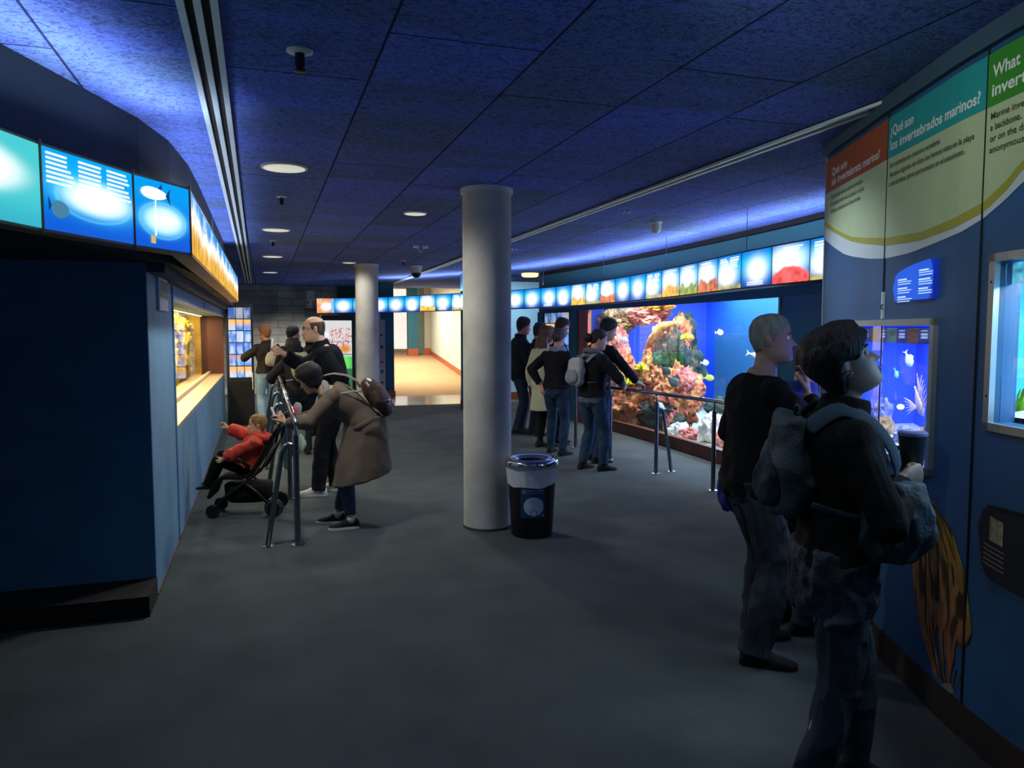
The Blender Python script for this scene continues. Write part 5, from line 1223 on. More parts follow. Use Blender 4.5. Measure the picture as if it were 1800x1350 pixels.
    def armtube(s, mb, sd, inf=0.0, upto=1.0, puff=0.0):
        S, E, Wr = s.ar[sd]; k = s.k; B = .5 + .5 * s.B; pts = []; rr = []
        inn = S + (s.spt(.43) - S) * .35
        for t, r in ((0, .050), (.3, .049), (.65, .044), (.95, .040)): pts.append(S.lerp(E, t)); rr.append((r * B + inf + puff) * k)
        for t, r in ((.08, .040), (.3, .041), (.6, .034), (.88, .027), (1.0, .0255)):
            if t <= upto + 1e-6: pts.append(E.lerp(Wr, t)); rr.append((r * B + inf * (1 if t < .9 else .85) + puff) * k)
        mb.tube([inn] + pts, [rr[0] * .95] + rr, 14); mb.ball(S, rr[0] * 1.04, 14, 10); mb.ball(E, (.041 * B + inf + puff) * k, 12, 8)
    def legtube(s, mb, sd, inf=0.0, flare=0.0, upto=1.0):
        A, K, An, yw, lift = s.ft[sd]; k = s.k; B = .5 + .5 * s.B; pts = []; rr = []
        for t, r in ((0, .088), (.15, .086), (.5, .072), (.9, .056)): pts.append(A.lerp(K, t)); rr.append((r * B + inf) * k)
        for t, r in ((.08, .055), (.3, .057), (.6, .047), (.9, .036), (1.0, .036), (1.07, .038)):
            if t <= upto + 1e-6: pts.append(K.lerp(An, t)); rr.append((r * B + inf + flare * t) * k)
        mb.tube(pts, rr, 16); mb.ball(K, (.057 * B + inf) * k, 12, 8); mb.ball(A, (.087 * B + inf) * k, 12, 8)
    def body(s):
        mb = MB(); k = s.k
        s.torso(mb); head_mb(mb, k, s.Mh)
        hb = s.Mh @ (Vector((0, -.022, -.085)) * k); mb.tube([s.spt(.50), s.neckb, s.neckb.lerp(hb, .5), hb, s.Mh @ (Vector((0, -.02, -.03)) * k)], [.050 * k, .056 * k, .055 * k, .057 * k, .05 * k], 18)
        for sd, x in (('L', -1), ('R', 1)):
            s.armtube(mb, sd); s.legtube(mb, sd)
            A, K, An, yw, lift = s.ft[sd]; f = Vector((math.sin(yw), math.cos(yw), 0)); z = An.z
            mb.tube([An - f * .03 * k + Vector((0, 0, -.035 * k)), An + f * .06 * k + Vector((0, 0, -.05 * k)), An + f * .15 * k + Vector((0, 0, -.062 * k))], [(.026 * k, .028 * k), (.020 * k, .030 * k), (.010 * k, .030 * k)], 12, flat=(0, 0, 1))
            S, E, Wr = s.ar[sd]; fd = (Wr - E).normalized()
            hp = s.hp.get(sd, {}); d = Vector(hp.get('d', fd)); n = Vector(hp.get('n', (-x, .2, 0)))
            # thumb leaves towards the front when the arm hangs
            dd = d.normalized(); nn = (n - dd * n.dot(dd)).normalized(); sv = dd.cross(nn); sg = hp.get('sg', 1 if sv.y > 0 else -1)
            hand_mb(mb, Wr + fd * .004, d, n, sg, k, hp.get('curl', (.35, .4, .3)), hp.get('spread', .04), hp.get('thumb', .35), hp.get('tcurl', .4), hp.get('rs', 1.0 if s.vox < .007 else 1.12))
        s.bodyo = remesh('body', mb, s.vox, s.sk, s.T, 2)
    def face(s, brow=(60, 45, 36), lips=(165, 100, 92), glasses=False):
        k = s.k
        for x in (-1, 1):
            c = s.Mh @ (Vector((x * .031, .0755, .003)) * k)
            e = MB().ball(c, .0125 * k, 14, 10).build('eye', EYW, s.T, True)
            MB().ball(s.Mh @ (Vector((x * .031, .0842, .003)) * k), (.0055 * k,) * 3, 10, 8).build('iris', EYI, e, True)
            MB().tube([s.Mh @ (Vector((x * .015, .0965, .021)) * k), s.Mh @ (Vector((x * .032, .0945, .027)) * k), s.Mh @ (Vector((x * .050, .081, .021)) * k)], [.0025 * k, .0038 * k, .0018 * k], 6).build('eyebrow', hairm(brow), s.T, True)
        lm = SKIN.setdefault(('lips', lips), mat('lips', L3(*lips), .45))
        MB().tube([s.Mh @ (Vector((t * .022, .1005 - .016 * t * t + .001, -.0665)) * k) for t in (-1, -.5, 0, .5, 1)], [(.0015 * k, .001 * k), (.004 * k, .0045 * k), (.005 * k, .006 * k), (.004 * k, .0045 * k), (.0015 * k, .001 * k)], 8, flat=(0, 1, 0)).build('lips', lm, s.T, True)
        if glasses:
            g = MB()
            for x in (-1, 1):
                g.tube([s.Mh @ (Vector((x * .031 + .021 * math.cos(a), .105, .002 + .016 * math.sin(a))) * k) for a in np.linspace(0, 2 * PI, 17)], .0014, 6)
                g.tube([s.Mh @ (Vector((x * .052, .104, .006)) * k), s.Mh @ (Vector((x * .078, .05, .006)) * k), s.Mh @ (Vector((x * .080, -.005, .002)) * k)], .0016, 6)
            g.tube([s.Mh @ (Vector((-.010, .106, .004)) * k), s.Mh @ (Vector((.010, .106, .004)) * k)], .0014, 6)
            g.build('glasses', M['black'], s.T, True)
    def hair(s, style, rgb, seed=1): return hair_obj(s.k, s.Mh, style, hairm(rgb), s.T, seed)
    def blob(s, name, c, r, m, fol=.006):   # bun, ponytail in head space
        mb = MB().ball(s.Mh @ (Vector(c) * s.k), [x * s.k for x in r], 18, 12); return remesh(name, mb, .008, m, s.T, 1, fol, 30)
    def top(s, m, inf=.022, hem=-.06, neck=.53, puff=0.0, sleeve=.97, name='jacket', folds=.007, front=0.0, hemf=None, collar=False, seed=1, vox=None):
        mb = MB(); s.torso(mb, inf, hem, neck, front, hemf)
        c = s.spt(hem)
        for sd in 'LR': s.armtube(mb, sd, inf * .75, sleeve, puff)
        if collar:
            u = (s.Mh @ (Vector((0, -.022, -.085)) * s.k) - s.neckb).normalized()
            mb.tube([s.spt(.50), s.neckb + u * .0, s.neckb + u * .05 * s.k], [.094 * s.k, .092 * s.k, .082 * s.k], 20)
        return remesh(name, mb, vox or s.vox * .95, m, s.T, 2, folds * .9, 8, (1, 1, .7), seed)
    def trousers(s, m, inf=.013, flare=.012, upto=1.07, folds=.005, waist=.12, seed=2, name='trousers'):
        mb = MB(); s.torso(mb, inf, -.12, waist)
        for sd in 'LR': s.legtube(mb, sd, inf, flare, upto)
        return remesh(name, mb, s.vox * .95, m, s.T, 2, folds, 11, (1, 1, .55), seed)
    def shoes(s, m, sole=None, L=.275, high=0.0, name='shoe'):
        k = s.k
        for sd in 'LR':
            A, K, An, yw, lift = s.ft[sd]; f = Vector((math.sin(yw), math.cos(yw), 0)); r = Vector((math.cos(yw), -math.sin(yw), 0)); z0 = An.z - .085 * k; o = Vector((An.x, An.y, z0)) - f * .075 * k
            rings = []
            for t, hw, h in ((0, .024, .055), (.03, .034, .075), (.2, .040, .112 + high), (.38, .040, .100 + high * .5), (.62, .047, .062), (.82, .046, .046), (.95, .034, .036), (1.0, .016, .026)):
                ring = []
                for i in range(16):
                    a = 2 * PI * i / 16; zz = h * (.5 + .5 * math.sin(a)); zz = max(zz, .012); w_ = hw * math.copysign(abs(math.cos(a)) ** .7, math.cos(a)) * (1 - .35 * max(0, math.sin(a)))
                    ring.append(o + f * (t * L) * k + r * w_ * k + Vector((0, 0, zz * k)))
                rings.append(ring)
            so = MB().loft(rings).build(name, m, s.T, True)
            ol = []
            for i in range(24):
                a = 2 * PI * i / 24; t = .5 - .5 * math.cos(a); hw = float(np.interp(t, [0, .05, .2, .45, .65, .85, .97, 1], [.012, .034, .041, .040, .049, .048, .03, .01])); ol.append(o + f * (t * (L + .006) - .003) * k + r * hw * (1 if a < PI else -1) * k)
            MB().loft([[p + Vector((0, 0, 0.001)) for p in ol], [p + Vector((0, 0, .022 * k)) for p in ol]]).build('sole', sole or M['black'], so)
    def world(s, p): return Matrix.Translation(s.T.location) @ Matrix.Rotation(s.T.rotation_euler.z, 4, 'Z') @ Vector(p)
def bag(label, P, m, c, size, trim=None, cat='backpack', vox=.008, tilt=0, pocket=True, straps=True, sm_=None, name='backpack', folds=.010):
    """backpack worn by P: its own top-level thing; c=(x,y,d) offset from chest"""
    T = thing(name, label, cat, P.T.location, P.T.rotation_euler.z)
    F = P.frame(.35); base = P.spt(.30); w_, dp, h = size; k = P.k
    mb = MB(); rings = []
    for t in np.linspace(0, 1, 12):
        z = (t - .5) * h; f = (1 - abs(2 * t - 1) ** 4 * .45); taper = 1 - .14 * t; ring = []
        for i in range(24):
            a = 2 * PI * i / 24; cx, sy = math.cos(a), math.sin(a); x = w_ / 2 * f * taper * math.copysign(abs(cx) ** .6, cx); y = dp / 2 * f * (1.12 - .25 * t) * math.copysign(abs(sy) ** .7, sy)
            ring.append(base + F @ (Vector((c[0] + x, c[1] - dp / 2 + y, c[2] + z))))
        rings.append(ring)
    mb.loft(rings); remesh('bag_body', mb, vox, m, T, 2, folds, 9, (1, 1, .8), 5)
    if pocket:
        mb = MB(); rings = []
        for t in np.linspace(0, 1, 8):
            z = -h * .42 + t * h * .48; f = (1 - abs(2 * t - 1) ** 4 * .5); rings.append([base + F @ Vector((c[0] + w_ * .36 * f * math.copysign(abs(math.cos(2 * PI * i / 20)) ** .6, math.cos(2 * PI * i / 20)), c[1] - dp * .98 + .035 * f * math.sin(2 * PI * i / 20) * 1.0, c[2] + z)) for i in range(20)])
        remesh('front_pocket', MB().loft(rings), vox, trim or m, T, 2, folds * .6, 12, (1, 1, .8), 6)
    if straps:
        for x in (-1, 1):
            q = [base + F @ Vector((c[0] * .5 + x * .07, c[1] - .01, c[2] + h * .36)), P.spt(.47) + F @ Vector((x * .085, -.135, .02)) * k, P.spt(.50) + F @ Vector((x * .095, -.04, .055)) * k, P.spt(.49) + F @ Vector((x * .10, .07, .02)) * k,
                 P.spt(.40) + F @ Vector((x * .105, .150, 0)) * k, P.spt(.28) + F @ Vector((x * .125, .135, 0)) * k, P.spt(.20) + F @ Vector((x * .165, .03, 0)) * k, base + F @ Vector((c[0] * .5 + x * .13, c[1] - .02, c[2] - h * .34))]
            pts = []
            for i in range(len(q) - 1):
                p0 = q[max(i - 1, 0)]; p3 = q[min(i + 2, len(q) - 1)]
                for j in range(5):
                    t = j / 5; pts.append(.5 * ((2 * q[i]) + (q[i + 1] - p0) * t + (2 * p0 - 5 * q[i] + 4 * q[i + 1] - p3) * t * t + (3 * q[i] - p0 - 3 * q[i + 1] + p3) * t ** 3))
            MB().tube(pts + [q[-1]], [(.030, .007) if i_ < 22 else (.012, .004) for i_ in range(len(pts) + 1)], 10, flat=(1, 0, 0)).build('strap', sm_ or trim or m, T, True)
    hl = [base + F @ Vector((c[0] - .03, c[1] - dp * .3, c[2] + h * .47)), base + F @ Vector((c[0] - .02, c[1] - dp * .3, c[2] + h * .47 + .035)), base + F @ Vector((c[0] + .02, c[1] - dp * .3, c[2] + h * .47 + .035)), base + F @ Vector((c[0] + .03, c[1] - dp * .3, c[2] + h * .47))]
    MB().tube(hl, .006, 8).build('grab_loop', sm_ or trim or m, T, True)
    return T
G_R = None
# 1 grey-haired man
denim_d = cloth((44, 52, 60), .9, .3, 7); denim_b = cloth((40, 62, 84), .9, .3, 7); blackc = cloth((13, 14, 17), .9, .1); darknavy = cloth((15, 20, 28), .9, .15)
P = Person('grey-haired man in a black sweater and dark jeans, hand raised to his chin', (2.33, 3.18, 0), 102, 1.735, lean=(-3, 9), head=(26, 3, 0), vox=.0065, skinc=(152, 118, 108), build=1.06,
           feet={'L': (-.15, .10, 0, -6), 'R': (.13, -.03, 0, 22)}, hands={'R': (.10, .22, 1.33), 'L': (-.24, .22, 1.02)}, elbow={'R': (.8, .3, -1.0), 'L': (-.7, -1, -.3)},
           handpose={'R': dict(d=(-.30, .05, .95), n=(-.5, -.85, 0), curl=(.25, .35, .3), thumb=.3, sg=1), 'L': dict(curl=(.6, .7, .5))})
P.face((50, 48, 46), (120, 80, 80)); P.hair('crop', (118, 124, 124), 3)
P.top(blackc, .026, -.07, .545, name='sweater', folds=.012, collar=False); P.trousers(denim_d, .020, .020, 1.07, folds=.013, waist=.06); P.shoes(M['black_matte'], cloth((30, 30, 32)))
grey = P
# cloth hanging behind him
def drape(label, name, cat, c, size, m, seed, rz=0, group=None, fol=.02, vox=.009, taper=.6):
    rings = []
    for t in np.linspace(0, 1, 10):
        f = (taper + (1 - taper) * math.sin(PI * min(1, t * .9 + .1))) * (1 - .5 * (abs(2 * t - 1) ** 6)); rings.append([Vector((size[0] / 2 * f * math.cos(2 * PI * i / 18), size[1] / 2 * f * math.sin(2 * PI * i / 18), (t - 1) * size[2])) for i in range(18)])
    o = remesh(name, MB().loft(rings), vox, m, None, 1, fol, 12, (1.6, 1.6, .5), seed); o.location = c; o.rotation_euler.z = rz
    if label: tag(o, label, cat, group)
    return o
q = P.world((-.20, -.02, .98)); drape('violet-blue jacket hanging at the back of the grey-haired man, at hip height', 'jacket', 'jacket', q, (.13, .16, .30), cloth((44, 52, 130)), 3, .4)
# 2 dark-haired boy behind him
P = Person('dark-haired boy in a bright blue jacket, half hidden between the grey-haired man and the woman', (2.755, 3.40, 0), 96, 1.60, lean=(0, 6), head=(20, -16, 0), vox=.008, skinc=(176, 140, 140), build=.92)
P.face((30, 25, 22), (150, 90, 90)); P.hair('short', (22, 20, 22), 5); P.top(cloth((22, 38, 118), .7), .03, -.08, .545, collar=True, folds=.01); P.trousers(denim_d); P.shoes(M['black_matte'])
# 3 short-haired woman with backpack (nearest)
P = Person('short-haired woman in black with a grey backpack looking up, nearest the viewer at the right', (1.85, 2.06, 0), 112, 1.665, lean=(-2, 2), head=(12, 26, 0), neck=14, vox=.0055, skinc=(150, 128, 116), build=.97,
           feet={'L': (-.12, .13, 0, 4), 'R': (.11, -.13, 0, 8)}, hands={'R': (.06, .175, 1.15), 'L': (-.22, .02, .86)}, elbow={'R': (.9, -.3, -.8), 'L': (-.6, -1, -.4)},
           handpose={'R': dict(d=(-.35, .90, .25), n=(-.9, -.35, .1), curl=(1.0, 1.15, .8), thumb=.45, tcurl=.8), 'L': dict(curl=(.5, .6, .4))})
P.face((34, 28, 26), (130, 86, 84)); P.hair('bob', (30, 26, 28), 7)
earr = MB().tube([P.Mh @ (Vector((.083, -.006, -.036)) * P.k) + Vector((.004 * math.cos(a), .010 * math.cos(a), .010 * math.sin(a))) for a in np.linspace(0, 2 * PI, 13)], .0016, 6).build('earring', M['steel'], P.T, True)
P.top(blackc, .024, -.09, .555, name='sweater', folds=.010, collar=True, puff=.004); P.trousers(cloth((38, 50, 66), .9, .3, 7), .014, .004, 1.0, folds=.012, waist=.04); P.shoes(M['black_matte'], M['white_metal'])
nearw = P
bagm = mat('backpack_fabric', L3(64, 80, 90), .8, var=.35, scale=7, bump=.3, bscale=120, dark=L3(24, 32, 38))
bag('grey-blue backpack on the back of the nearest short-haired woman', P, bagm, (0, -.105, .05), (.27, .13, .34), cloth((40, 52, 60)), vox=.0065, folds=.018, sm_=cloth((56, 72, 88)))
# travel cup in her hand
hw = P.ar['R'][2]; q = P.world(hw + Vector((-.085, .075, .055)))
CUP = thing('travel_cup', 'dark tapered travel cup held upright by the nearest woman in front of the aquarium', 'cup', q)
MB().lathe([(.026, -.06), (.030, -.055), (.044, .085), (.046, .09)], 32).build('cup_body', mat('cup_dark', L3(52, 64, 74), .35), CUP, True, auto=.7)
MB().lathe([(.047, .088), (.047, .098), (.040, .103), (.001, .104)], 32).build('lid', mat('cup_lid', L3(110, 116, 170), .4), CUP, True, auto=.6)
# jacket over her forearm and one tied round the waist
jm = mat('quilted_jacket', L3(60, 84, 104), .7, var=.25, scale=10, bump=.3, bscale=90, dark=L3(20, 30, 40))
E_, Wq = P.ar['R'][1], P.ar['R'][2]; mid = E_.lerp(Wq, .55)
mb = MB(); rings = []
for t in np.linspace(0, 1, 12):
    z = .055 - t * .25; f = math.sin(PI * (.12 + .80 * t)) ** .5
    rings.append([Vector((mid.x + .01 + (.060 + .01 * t) * f * math.cos(a), mid.y + .0 + (.115 + .02 * t) * f * math.sin(a), mid.z + z)) for a in [2 * PI * i / 22 for i in range(22)]])
mb.loft(rings); J = remesh('jacket', mb, .007, jm, None, 2, .016, 11, (1, 1, .7), 8); J.location = P.T.location; J.rotation_euler = P.T.rotation_euler
tag(J, 'dark blue-grey jacket draped over the forearm of the nearest woman below the cup', 'jacket')
mb = MB(); rings = []
for d, e in ((.06, .004), (.02, .012), (-.03, .014), (-.08, .016), (-.12, .018), (-.16, .014), (-.19, .006)):
    c = P.spt(d); hw_ = .16 + e; rings.append([c + Vector((hw_ * math.cos(a), (.115 + e) * math.sin(a) - .012, 0)) for a in [2 * PI * i / 30 for i in range(30)]])
mb.loft(rings); J = remesh('waist_jacket', mb, .007, mat('waist_jacket_cloth', L3(40, 56, 74), .75, var=.3, scale=8, bump=.3, bscale=90, dark=L3(14, 20, 28)), P.T, 2, .026, 9, (1.2, 1.2, .8), 4)
# 4 woman in the brown coat bending over the left rail
P = Person('woman in a brown coat bending far forward over the left handrail', (0.66, 6.40, 0), -80, 1.62, lean=(26, 62), neck=46, head=(4, -30, 0), vox=.0075, skinc=(196, 150, 120), hipz=.80, hipy=-.17,
           feet={'L': (-.10, -.02, 0, -10), 'R': (.10, .10, 0, 5)}, hands={'R': (.12, .50, .86), 'L': (-.12, .49, .89)}, elbow={'R': (.8, -.3, -.6), 'L': (-.8, -.4, -.6)},
           handpose={'R': dict(d=(-.2, .7, .5), n=(0, -.4, .8), curl=(.5, .6, .4)), 'L': dict(d=(.1, .6, .75), n=(0, .6, -.6), curl=(.7, .7, .5))})
P.face((30, 24, 22)); P.hair('long', (24, 20, 20), 9)
coatm = mat('brown_coat_wool', L3(104, 92, 78), .9, var=.14, scale=10, bump=.25, bscale=160)
mb = MB(); P.torso(mb, .034, -.06, .52)
for sd in 'LR': P.armtube(mb, sd, .026, .93)
rings = []
for t in np.linspace(0, 1, 12):
    c = Vector((0, P.hip.y + .02 + .04 * t, 0)); z = .93 - .53 * t; hw_ = .16 + .08 * t; hd_ = .165 + .085 * t
    ca = math.cos(.22 * t)
    rings.append([Vector((hw_ * math.cos(a), c.y + hd_ * math.sin(a), z - .24 * t * (hd_ * math.sin(a)) )) for a in [2 * PI * i / 26 for i in range(26)]])
mb.loft(rings); remesh('coat', mb, .008, coatm, P.T, 3, .011, 7, (1, 1, .5), 6)
mb = MB(); F = P.frame(.08); c = P.spt(.09)
mb.tube([c + F @ Vector((.185 * math.cos(a), .145 * math.sin(a), 0)) for a in np.linspace(0, 2 * PI, 33)], [(.022, .006)] * 33, 8, flat=(0, .6, .8)).build('belt', coatm, P.T, True)
MB().tube([P.neckb + Vector((.07 * math.cos(a), .03 * math.cos(a), .072 * math.sin(a))) for a in np.linspace(0, 2 * PI, 21)], .030, 10).build('scarf', cloth((150, 152, 150)), P.T, True)
P.trousers(cloth((50, 66, 84), .9, .25, 8), .010, .004, .98, folds=.006, waist=.0); P.shoes(M['black_matte'], M['trim_white'])
for sd in 'LR':
    an = P.ft[sd][2]; MB().tube([an + Vector((0, 0, -.03)), an + Vector((0, 0, .02))], [.040, .038], 16).build('sock', cloth((180, 178, 168)), P.T, True)
coatw = P
# her slouching shoulder bag
B = thing('shoulder_bag', 'brown leather shoulder bag slumped on the back of the bending woman', 'bag', P.T.location, P.T.rotation_euler.z)
lea = mat('brown_leather', L3(70, 56, 46), .35, var=.2, scale=10, bump=.15, bscale=60); leat = mat('tan_strap', L3(150, 138, 118), .5)
F = P.frame(.2); c = P.spt(.20) + F @ Vector((-.02, -.21, .0))
rings = []
for t in np.linspace(0, 1, 12):
    f = math.sin(PI * (.07 + .86 * t)) ** .55; rings.append([c + F @ Vector((.14 * f * math.cos(a), .085 * f * math.sin(a) - .02 * t, -.19 + .36 * t)) for a in [2 * PI * i / 22 for i in range(22)]])
remesh('bag_body', MB().loft(rings), .008, lea, B, 2, .010, 9, (1, 1, 1), 5)
for x in (-.07, .05): MB().tube([c + F @ Vector((x, .04, .14)), c + F @ Vector((x, .03, .21)), c + F @ Vector((x + .01, .06, .29)), c + F @ Vector((x + .02, .13, .37)), c + F @ Vector((x + .02, .20, .41))], [(.013, .005)] * 5, 8, flat=(1, 0, 0)).build('strap', leat, B, True)
MB().tube([c + F @ Vector((-.10, .04, .10)), c + F @ Vector((-.13, .10, .16)), c + F @ Vector((-.15, .20, .22))], [(.010, .004)] * 3, 8).build('strap', leat, B, True)
MB().ball(c + F @ Vector((-.10, -.07, -.10)), .012, 10, 8).build('clasp', M['steel'], B, True)
# phone in her hands
q = P.world(P.ar['L'][2] + Vector((.05, .09, .06))); PH = thing('phone', 'pale phone held over the rail by the woman in the brown coat', 'phone', q, P.T.rotation_euler.z)
MB().box(-.036, .036, -.005, .005, -.075, .075, Matrix.Rotation(-.35, 4, 'X')).build('phone_body', M['trim_white'], PH, bevel=.004)
# 5 bald man with phone
P = Person('bald man with glasses in a black jacket holding a phone out over the left handrail', (.68, 7.75, 0), -78, 1.82, lean=(4, 20), head=(-7, -6, 0), vox=.0065, skinc=(214, 172, 148), build=1.08,
           feet={'L': (-.13, .16, 0, -6), 'R': (.10, .02, 0, 8)}, hands={'R': (.06, .52, 1.42), 'L': (-.22, -.02, .94)}, elbow={'R': (.8, -.1, -1), 'L': (-.6, -1, 0)},
           handpose={'R': dict(d=(-.35, .75, .45), n=(-.8, -.2, .4), curl=(.5, .7, .5), thumb=.5), 'L': dict(curl=(.5, .6, .4))})
P.face((70, 54, 44), (176, 110, 100), True); P.hair('bald', (78, 66, 56), 11); P.top(darknavy, .034, -.10, .55, puff=.006, collar=True, folds=.014)
sh = MB(); F = P.frame(.3); sh.tube([P.spt(.50) + F @ Vector((0, .105, 0)), P.spt(.38) + F @ Vector((0, .158, 0)), P.spt(.22) + F @ Vector((0, .146, 0)), P.spt(.06) + F @ Vector((0, .160, 0))], [(.030, .012), (.034, .012), (.04, .012), (.045, .012)], 12, flat=(1, 0, 0)).build('shirt_front', cloth((82, 84, 82)), P.T, True)
P.trousers(cloth((24, 26, 32), .9, .2), .016, .016, 1.07, folds=.008, waist=.05); P.shoes(mat('white_trainer', L3(214, 216, 212), .5, var=.05), M['trim_white'], .30)
q = P.world(P.ar['R'][2] + Vector((-.02, .10, .07))); PH = thing('phone', 'pale phone held upright by the bald man', 'phone', q, P.T.rotation_euler.z)
MB().box(-.036, .036, -.004, .004, -.07, .08, Matrix.Rotation(.08, 4, 'X')).build('phone_body', M['trim_white'], PH, bevel=.004)
MB().box(-.032, .032, -.0055, -.0042, -.064, .074, Matrix.Rotation(.08, 4, 'X')).build('phone_screen', em('phone_screen', (.55, .62, .6), .8), PH)
# 7 person in light jeans by the kiosk
P = Person('fair-haired person in a dark jacket and pale jeans beside the black display cabinet', (.06, 13.75, 0), -22, 1.72, lean=(0, 4), head=(-25, 0, 0), vox=.012, skinc=(196, 130, 100), hands={'R': (.20, .28, 1.0), 'L': (-.22, .34, 1.16)}, elbow={'R': (1, -.6, -.4), 'L': (-1, -.5, -.4)})
P.hair('short', (150, 100, 66), 2); P.top(cloth((42, 36, 32)), .035, -.03, .54, collar=True, folds=.012); P.trousers(cloth((142, 172, 190), .9, .12, 8), .016, .012, 1.07); P.shoes(M['black_matte'])
bag('round beige bag on the back of the fair-haired person by the display cabinet', P, cloth((176, 164, 140)), (.02, -.13, -.05), (.26, .12, .24), None, 'bag', .012, straps=False, pocket=False, name='round_bag')
# 8 dark-haired visitor leaning over rail with khaki backpack
P = Person('dark-haired visitor with a khaki backpack bending forward beyond the bald man', (.44, 10.3, 0), -12, 1.64, lean=(14, 34), neck=42, head=(-8, -14, 0), vox=.010, skinc=(190, 140, 112), hipz=.82, hipy=-.06,
           hands={'R': (.16, .42, 1.1), 'L': (-.26, .38, .96)}, elbow={'R': (1, -.4, -.6), 'L': (-1, -.4, -.6)})
P.face((25, 20, 20)); P.hair('bob', (24, 22, 22), 4); P.top(cloth((24, 26, 34)), .03, -.06, .55, collar=True, folds=.01); P.trousers(cloth((30, 32, 40))); P.shoes(M['black_matte'])
bag('khaki backpack on the dark-haired visitor beyond the bald man', P, cloth((134, 130, 108), .9, .25, 8), (0, -.14, -.04), (.30, .18, .42), cloth((96, 90, 70)), vox=.010, folds=.015, sm_=cloth((170, 180, 186)))
# 9-10 two dark-clothed men farther along
for (loc, az, H, lab, hc, sd, hd) in (((.42, 12.55, 0), 40, 1.70, 'dark-haired man in black with his face turned right, before the stone wall', (18, 18, 20), 3, (40, 0, 0)),
                                      ((.74, 12.20, 0), -100, 1.73, 'dark-haired man in black standing just behind the bald head', (20, 18, 18), 4, (0, 0, 0))):
    P = Person(lab, loc, az, H, head=hd, vox=.013, skinc=(190, 140, 116)); P.hair('short', hc, sd); P.top(blackc, .034, -.08, .55, collar=True, folds=.01); P.trousers(blackc); P.shoes(M['black_matte'])
# ---- right-hand group
P = Person('man in a navy coat standing half behind the big column, facing right', (3.86, 11.35, 0), 98, 1.845, head=(0, -8, 0), vox=.010, skinc=(170, 126, 110), build=1.08, feet={'L': (-.1, .06, 0, 0), 'R': (.1, -.06, 0, 10)}, hands={'R': (.22, .28, 1.0)}, elbow={'R': (1, -1, 0)})
P.face((40, 34, 30)); P.hair('short', (38, 34, 32), 8); P.top(cloth((18, 27, 40)), .036, -.10, .55, collar=True, folds=.012); P.trousers(cloth((28, 44, 62))); P.shoes(M['black_matte'])
P = Person('dark-jacketed man between the navy-coated man and the woman in the cream coat', (4.02, 11.02, 0), 78, 1.755, head=(0, -12, 0), vox=.011, skinc=(170, 126, 110), hands={'R': (.2, .3, 1.0)}, elbow={'R': (1, -1, 0)})
P.hair('short', (30, 26, 26), 6); P.top(cloth((20, 24, 30)), .034, -.08, .55, collar=True, folds=.012); P.trousers(cloth((20, 28, 40))); P.shoes(M['black_matte'])
P = Person('woman with wavy brown hair in a cream knee-length coat, seen from behind', (3.72, 9.85, 0), 62, 1.70, head=(10, -8, 0), vox=.009, skinc=(186, 140, 118), feet={'L': (-.08, 0, 0, 0), 'R': (.08, .05, 0, 0)})
P.hair('long', (96, 70, 52), 5)
mb = MB().tube([P.Mh @ Vector((0, -.05, .02)), P.Mh @ Vector((0, -.085, -.08)), P.Mh @ Vector((0, -.10, -.17)), P.Mh @ Vector((0, -.09, -.23))], [(.07, .05), (.10, .055), (.11, .05), (.07, .03)], 20, flat=(1, 0, 0)); remesh('long_hair', mb, .009, hairm((96, 70, 52)), P.T, 1, .012, 22, (1, 1, .4), 4)
mb = MB(); P.torso(mb, .032, -.06, .55)
for sd in 'LR': P.armtube(mb, sd, .024, .97)
rings = [[Vector(((.175 + .03 * t) * math.cos(a), (.14 + .035 * t) * math.sin(a), .95 - .42 * t)) for a in [2 * PI * i / 26 for i in range(26)]] for t in np.linspace(0, 1, 8)]
mb.loft(rings); remesh('coat', mb, .010, mat('cream_coat_wool', L3(176, 180, 152), .9, var=.06, scale=9, bump=.2, bscale=160), P.T, 2, .008, 8, (1, 1, .5), 3)
P.trousers(blackc, .008, 0, 1.0, waist=.0); P.shoes(M['black_matte'], high=.05)
P = Person('woman in a short black jacket and grey scarf, one hand on her hip', (3.66, 9.25, 0), 50, 1.675, lean=(2, 6), head=(6, -8, 0), vox=.008, skinc=(186, 140, 122), feet={'L': (-.13, .10, 0, -8), 'R': (.13, -.05, 0, 14)},
           hands={'L': (-.17, -.10, .93), 'R': (.22, .28, 1.02)}, elbow={'L': (-1, -.9, .1), 'R': (1, -.8, -.2)}, handpose={'L': dict(d=(.25, -.1, -.9), n=(.3, 1, .1), curl=(.3, .4, .3))})
P.hair('tied', (74, 54, 46), 7); P.top(cloth((18, 21, 27)), .030, -.04, .54, folds=.012); P.trousers(cloth((34, 54, 78), .9, .3, 8), .012, .004, 1.0, folds=.008); P.shoes(M['black_matte'], high=.03)
remesh('scarf', MB().tube([P.neckb + Vector((.078 * math.cos(a), .075 * math.sin(a), .012 * math.sin(2 * a))) for a in np.linspace(0, 2 * PI, 25)], [(.034, .045)] * 25, 12), .009, cloth((112, 132, 142)), P.T, 1, .010, 14)
P.blob('hair_knot', (0, -.115, .0), (.05, .04, .045), hairm((74, 54, 46)))
P = Person('tall brown-haired man seen over the shoulder of the woman in the short black jacket', (4.02, 10.15, 0), 118, 1.82, head=(25, -18, 0), vox=.011, skinc=(196, 150, 132))
P.face((50, 36, 28)); P.hair('short', (50, 36, 30), 9); P.top(blackc, .03, -.08, .55, collar=True, folds=.01); P.trousers(cloth((26, 30, 40))); P.shoes(M['black_matte'])
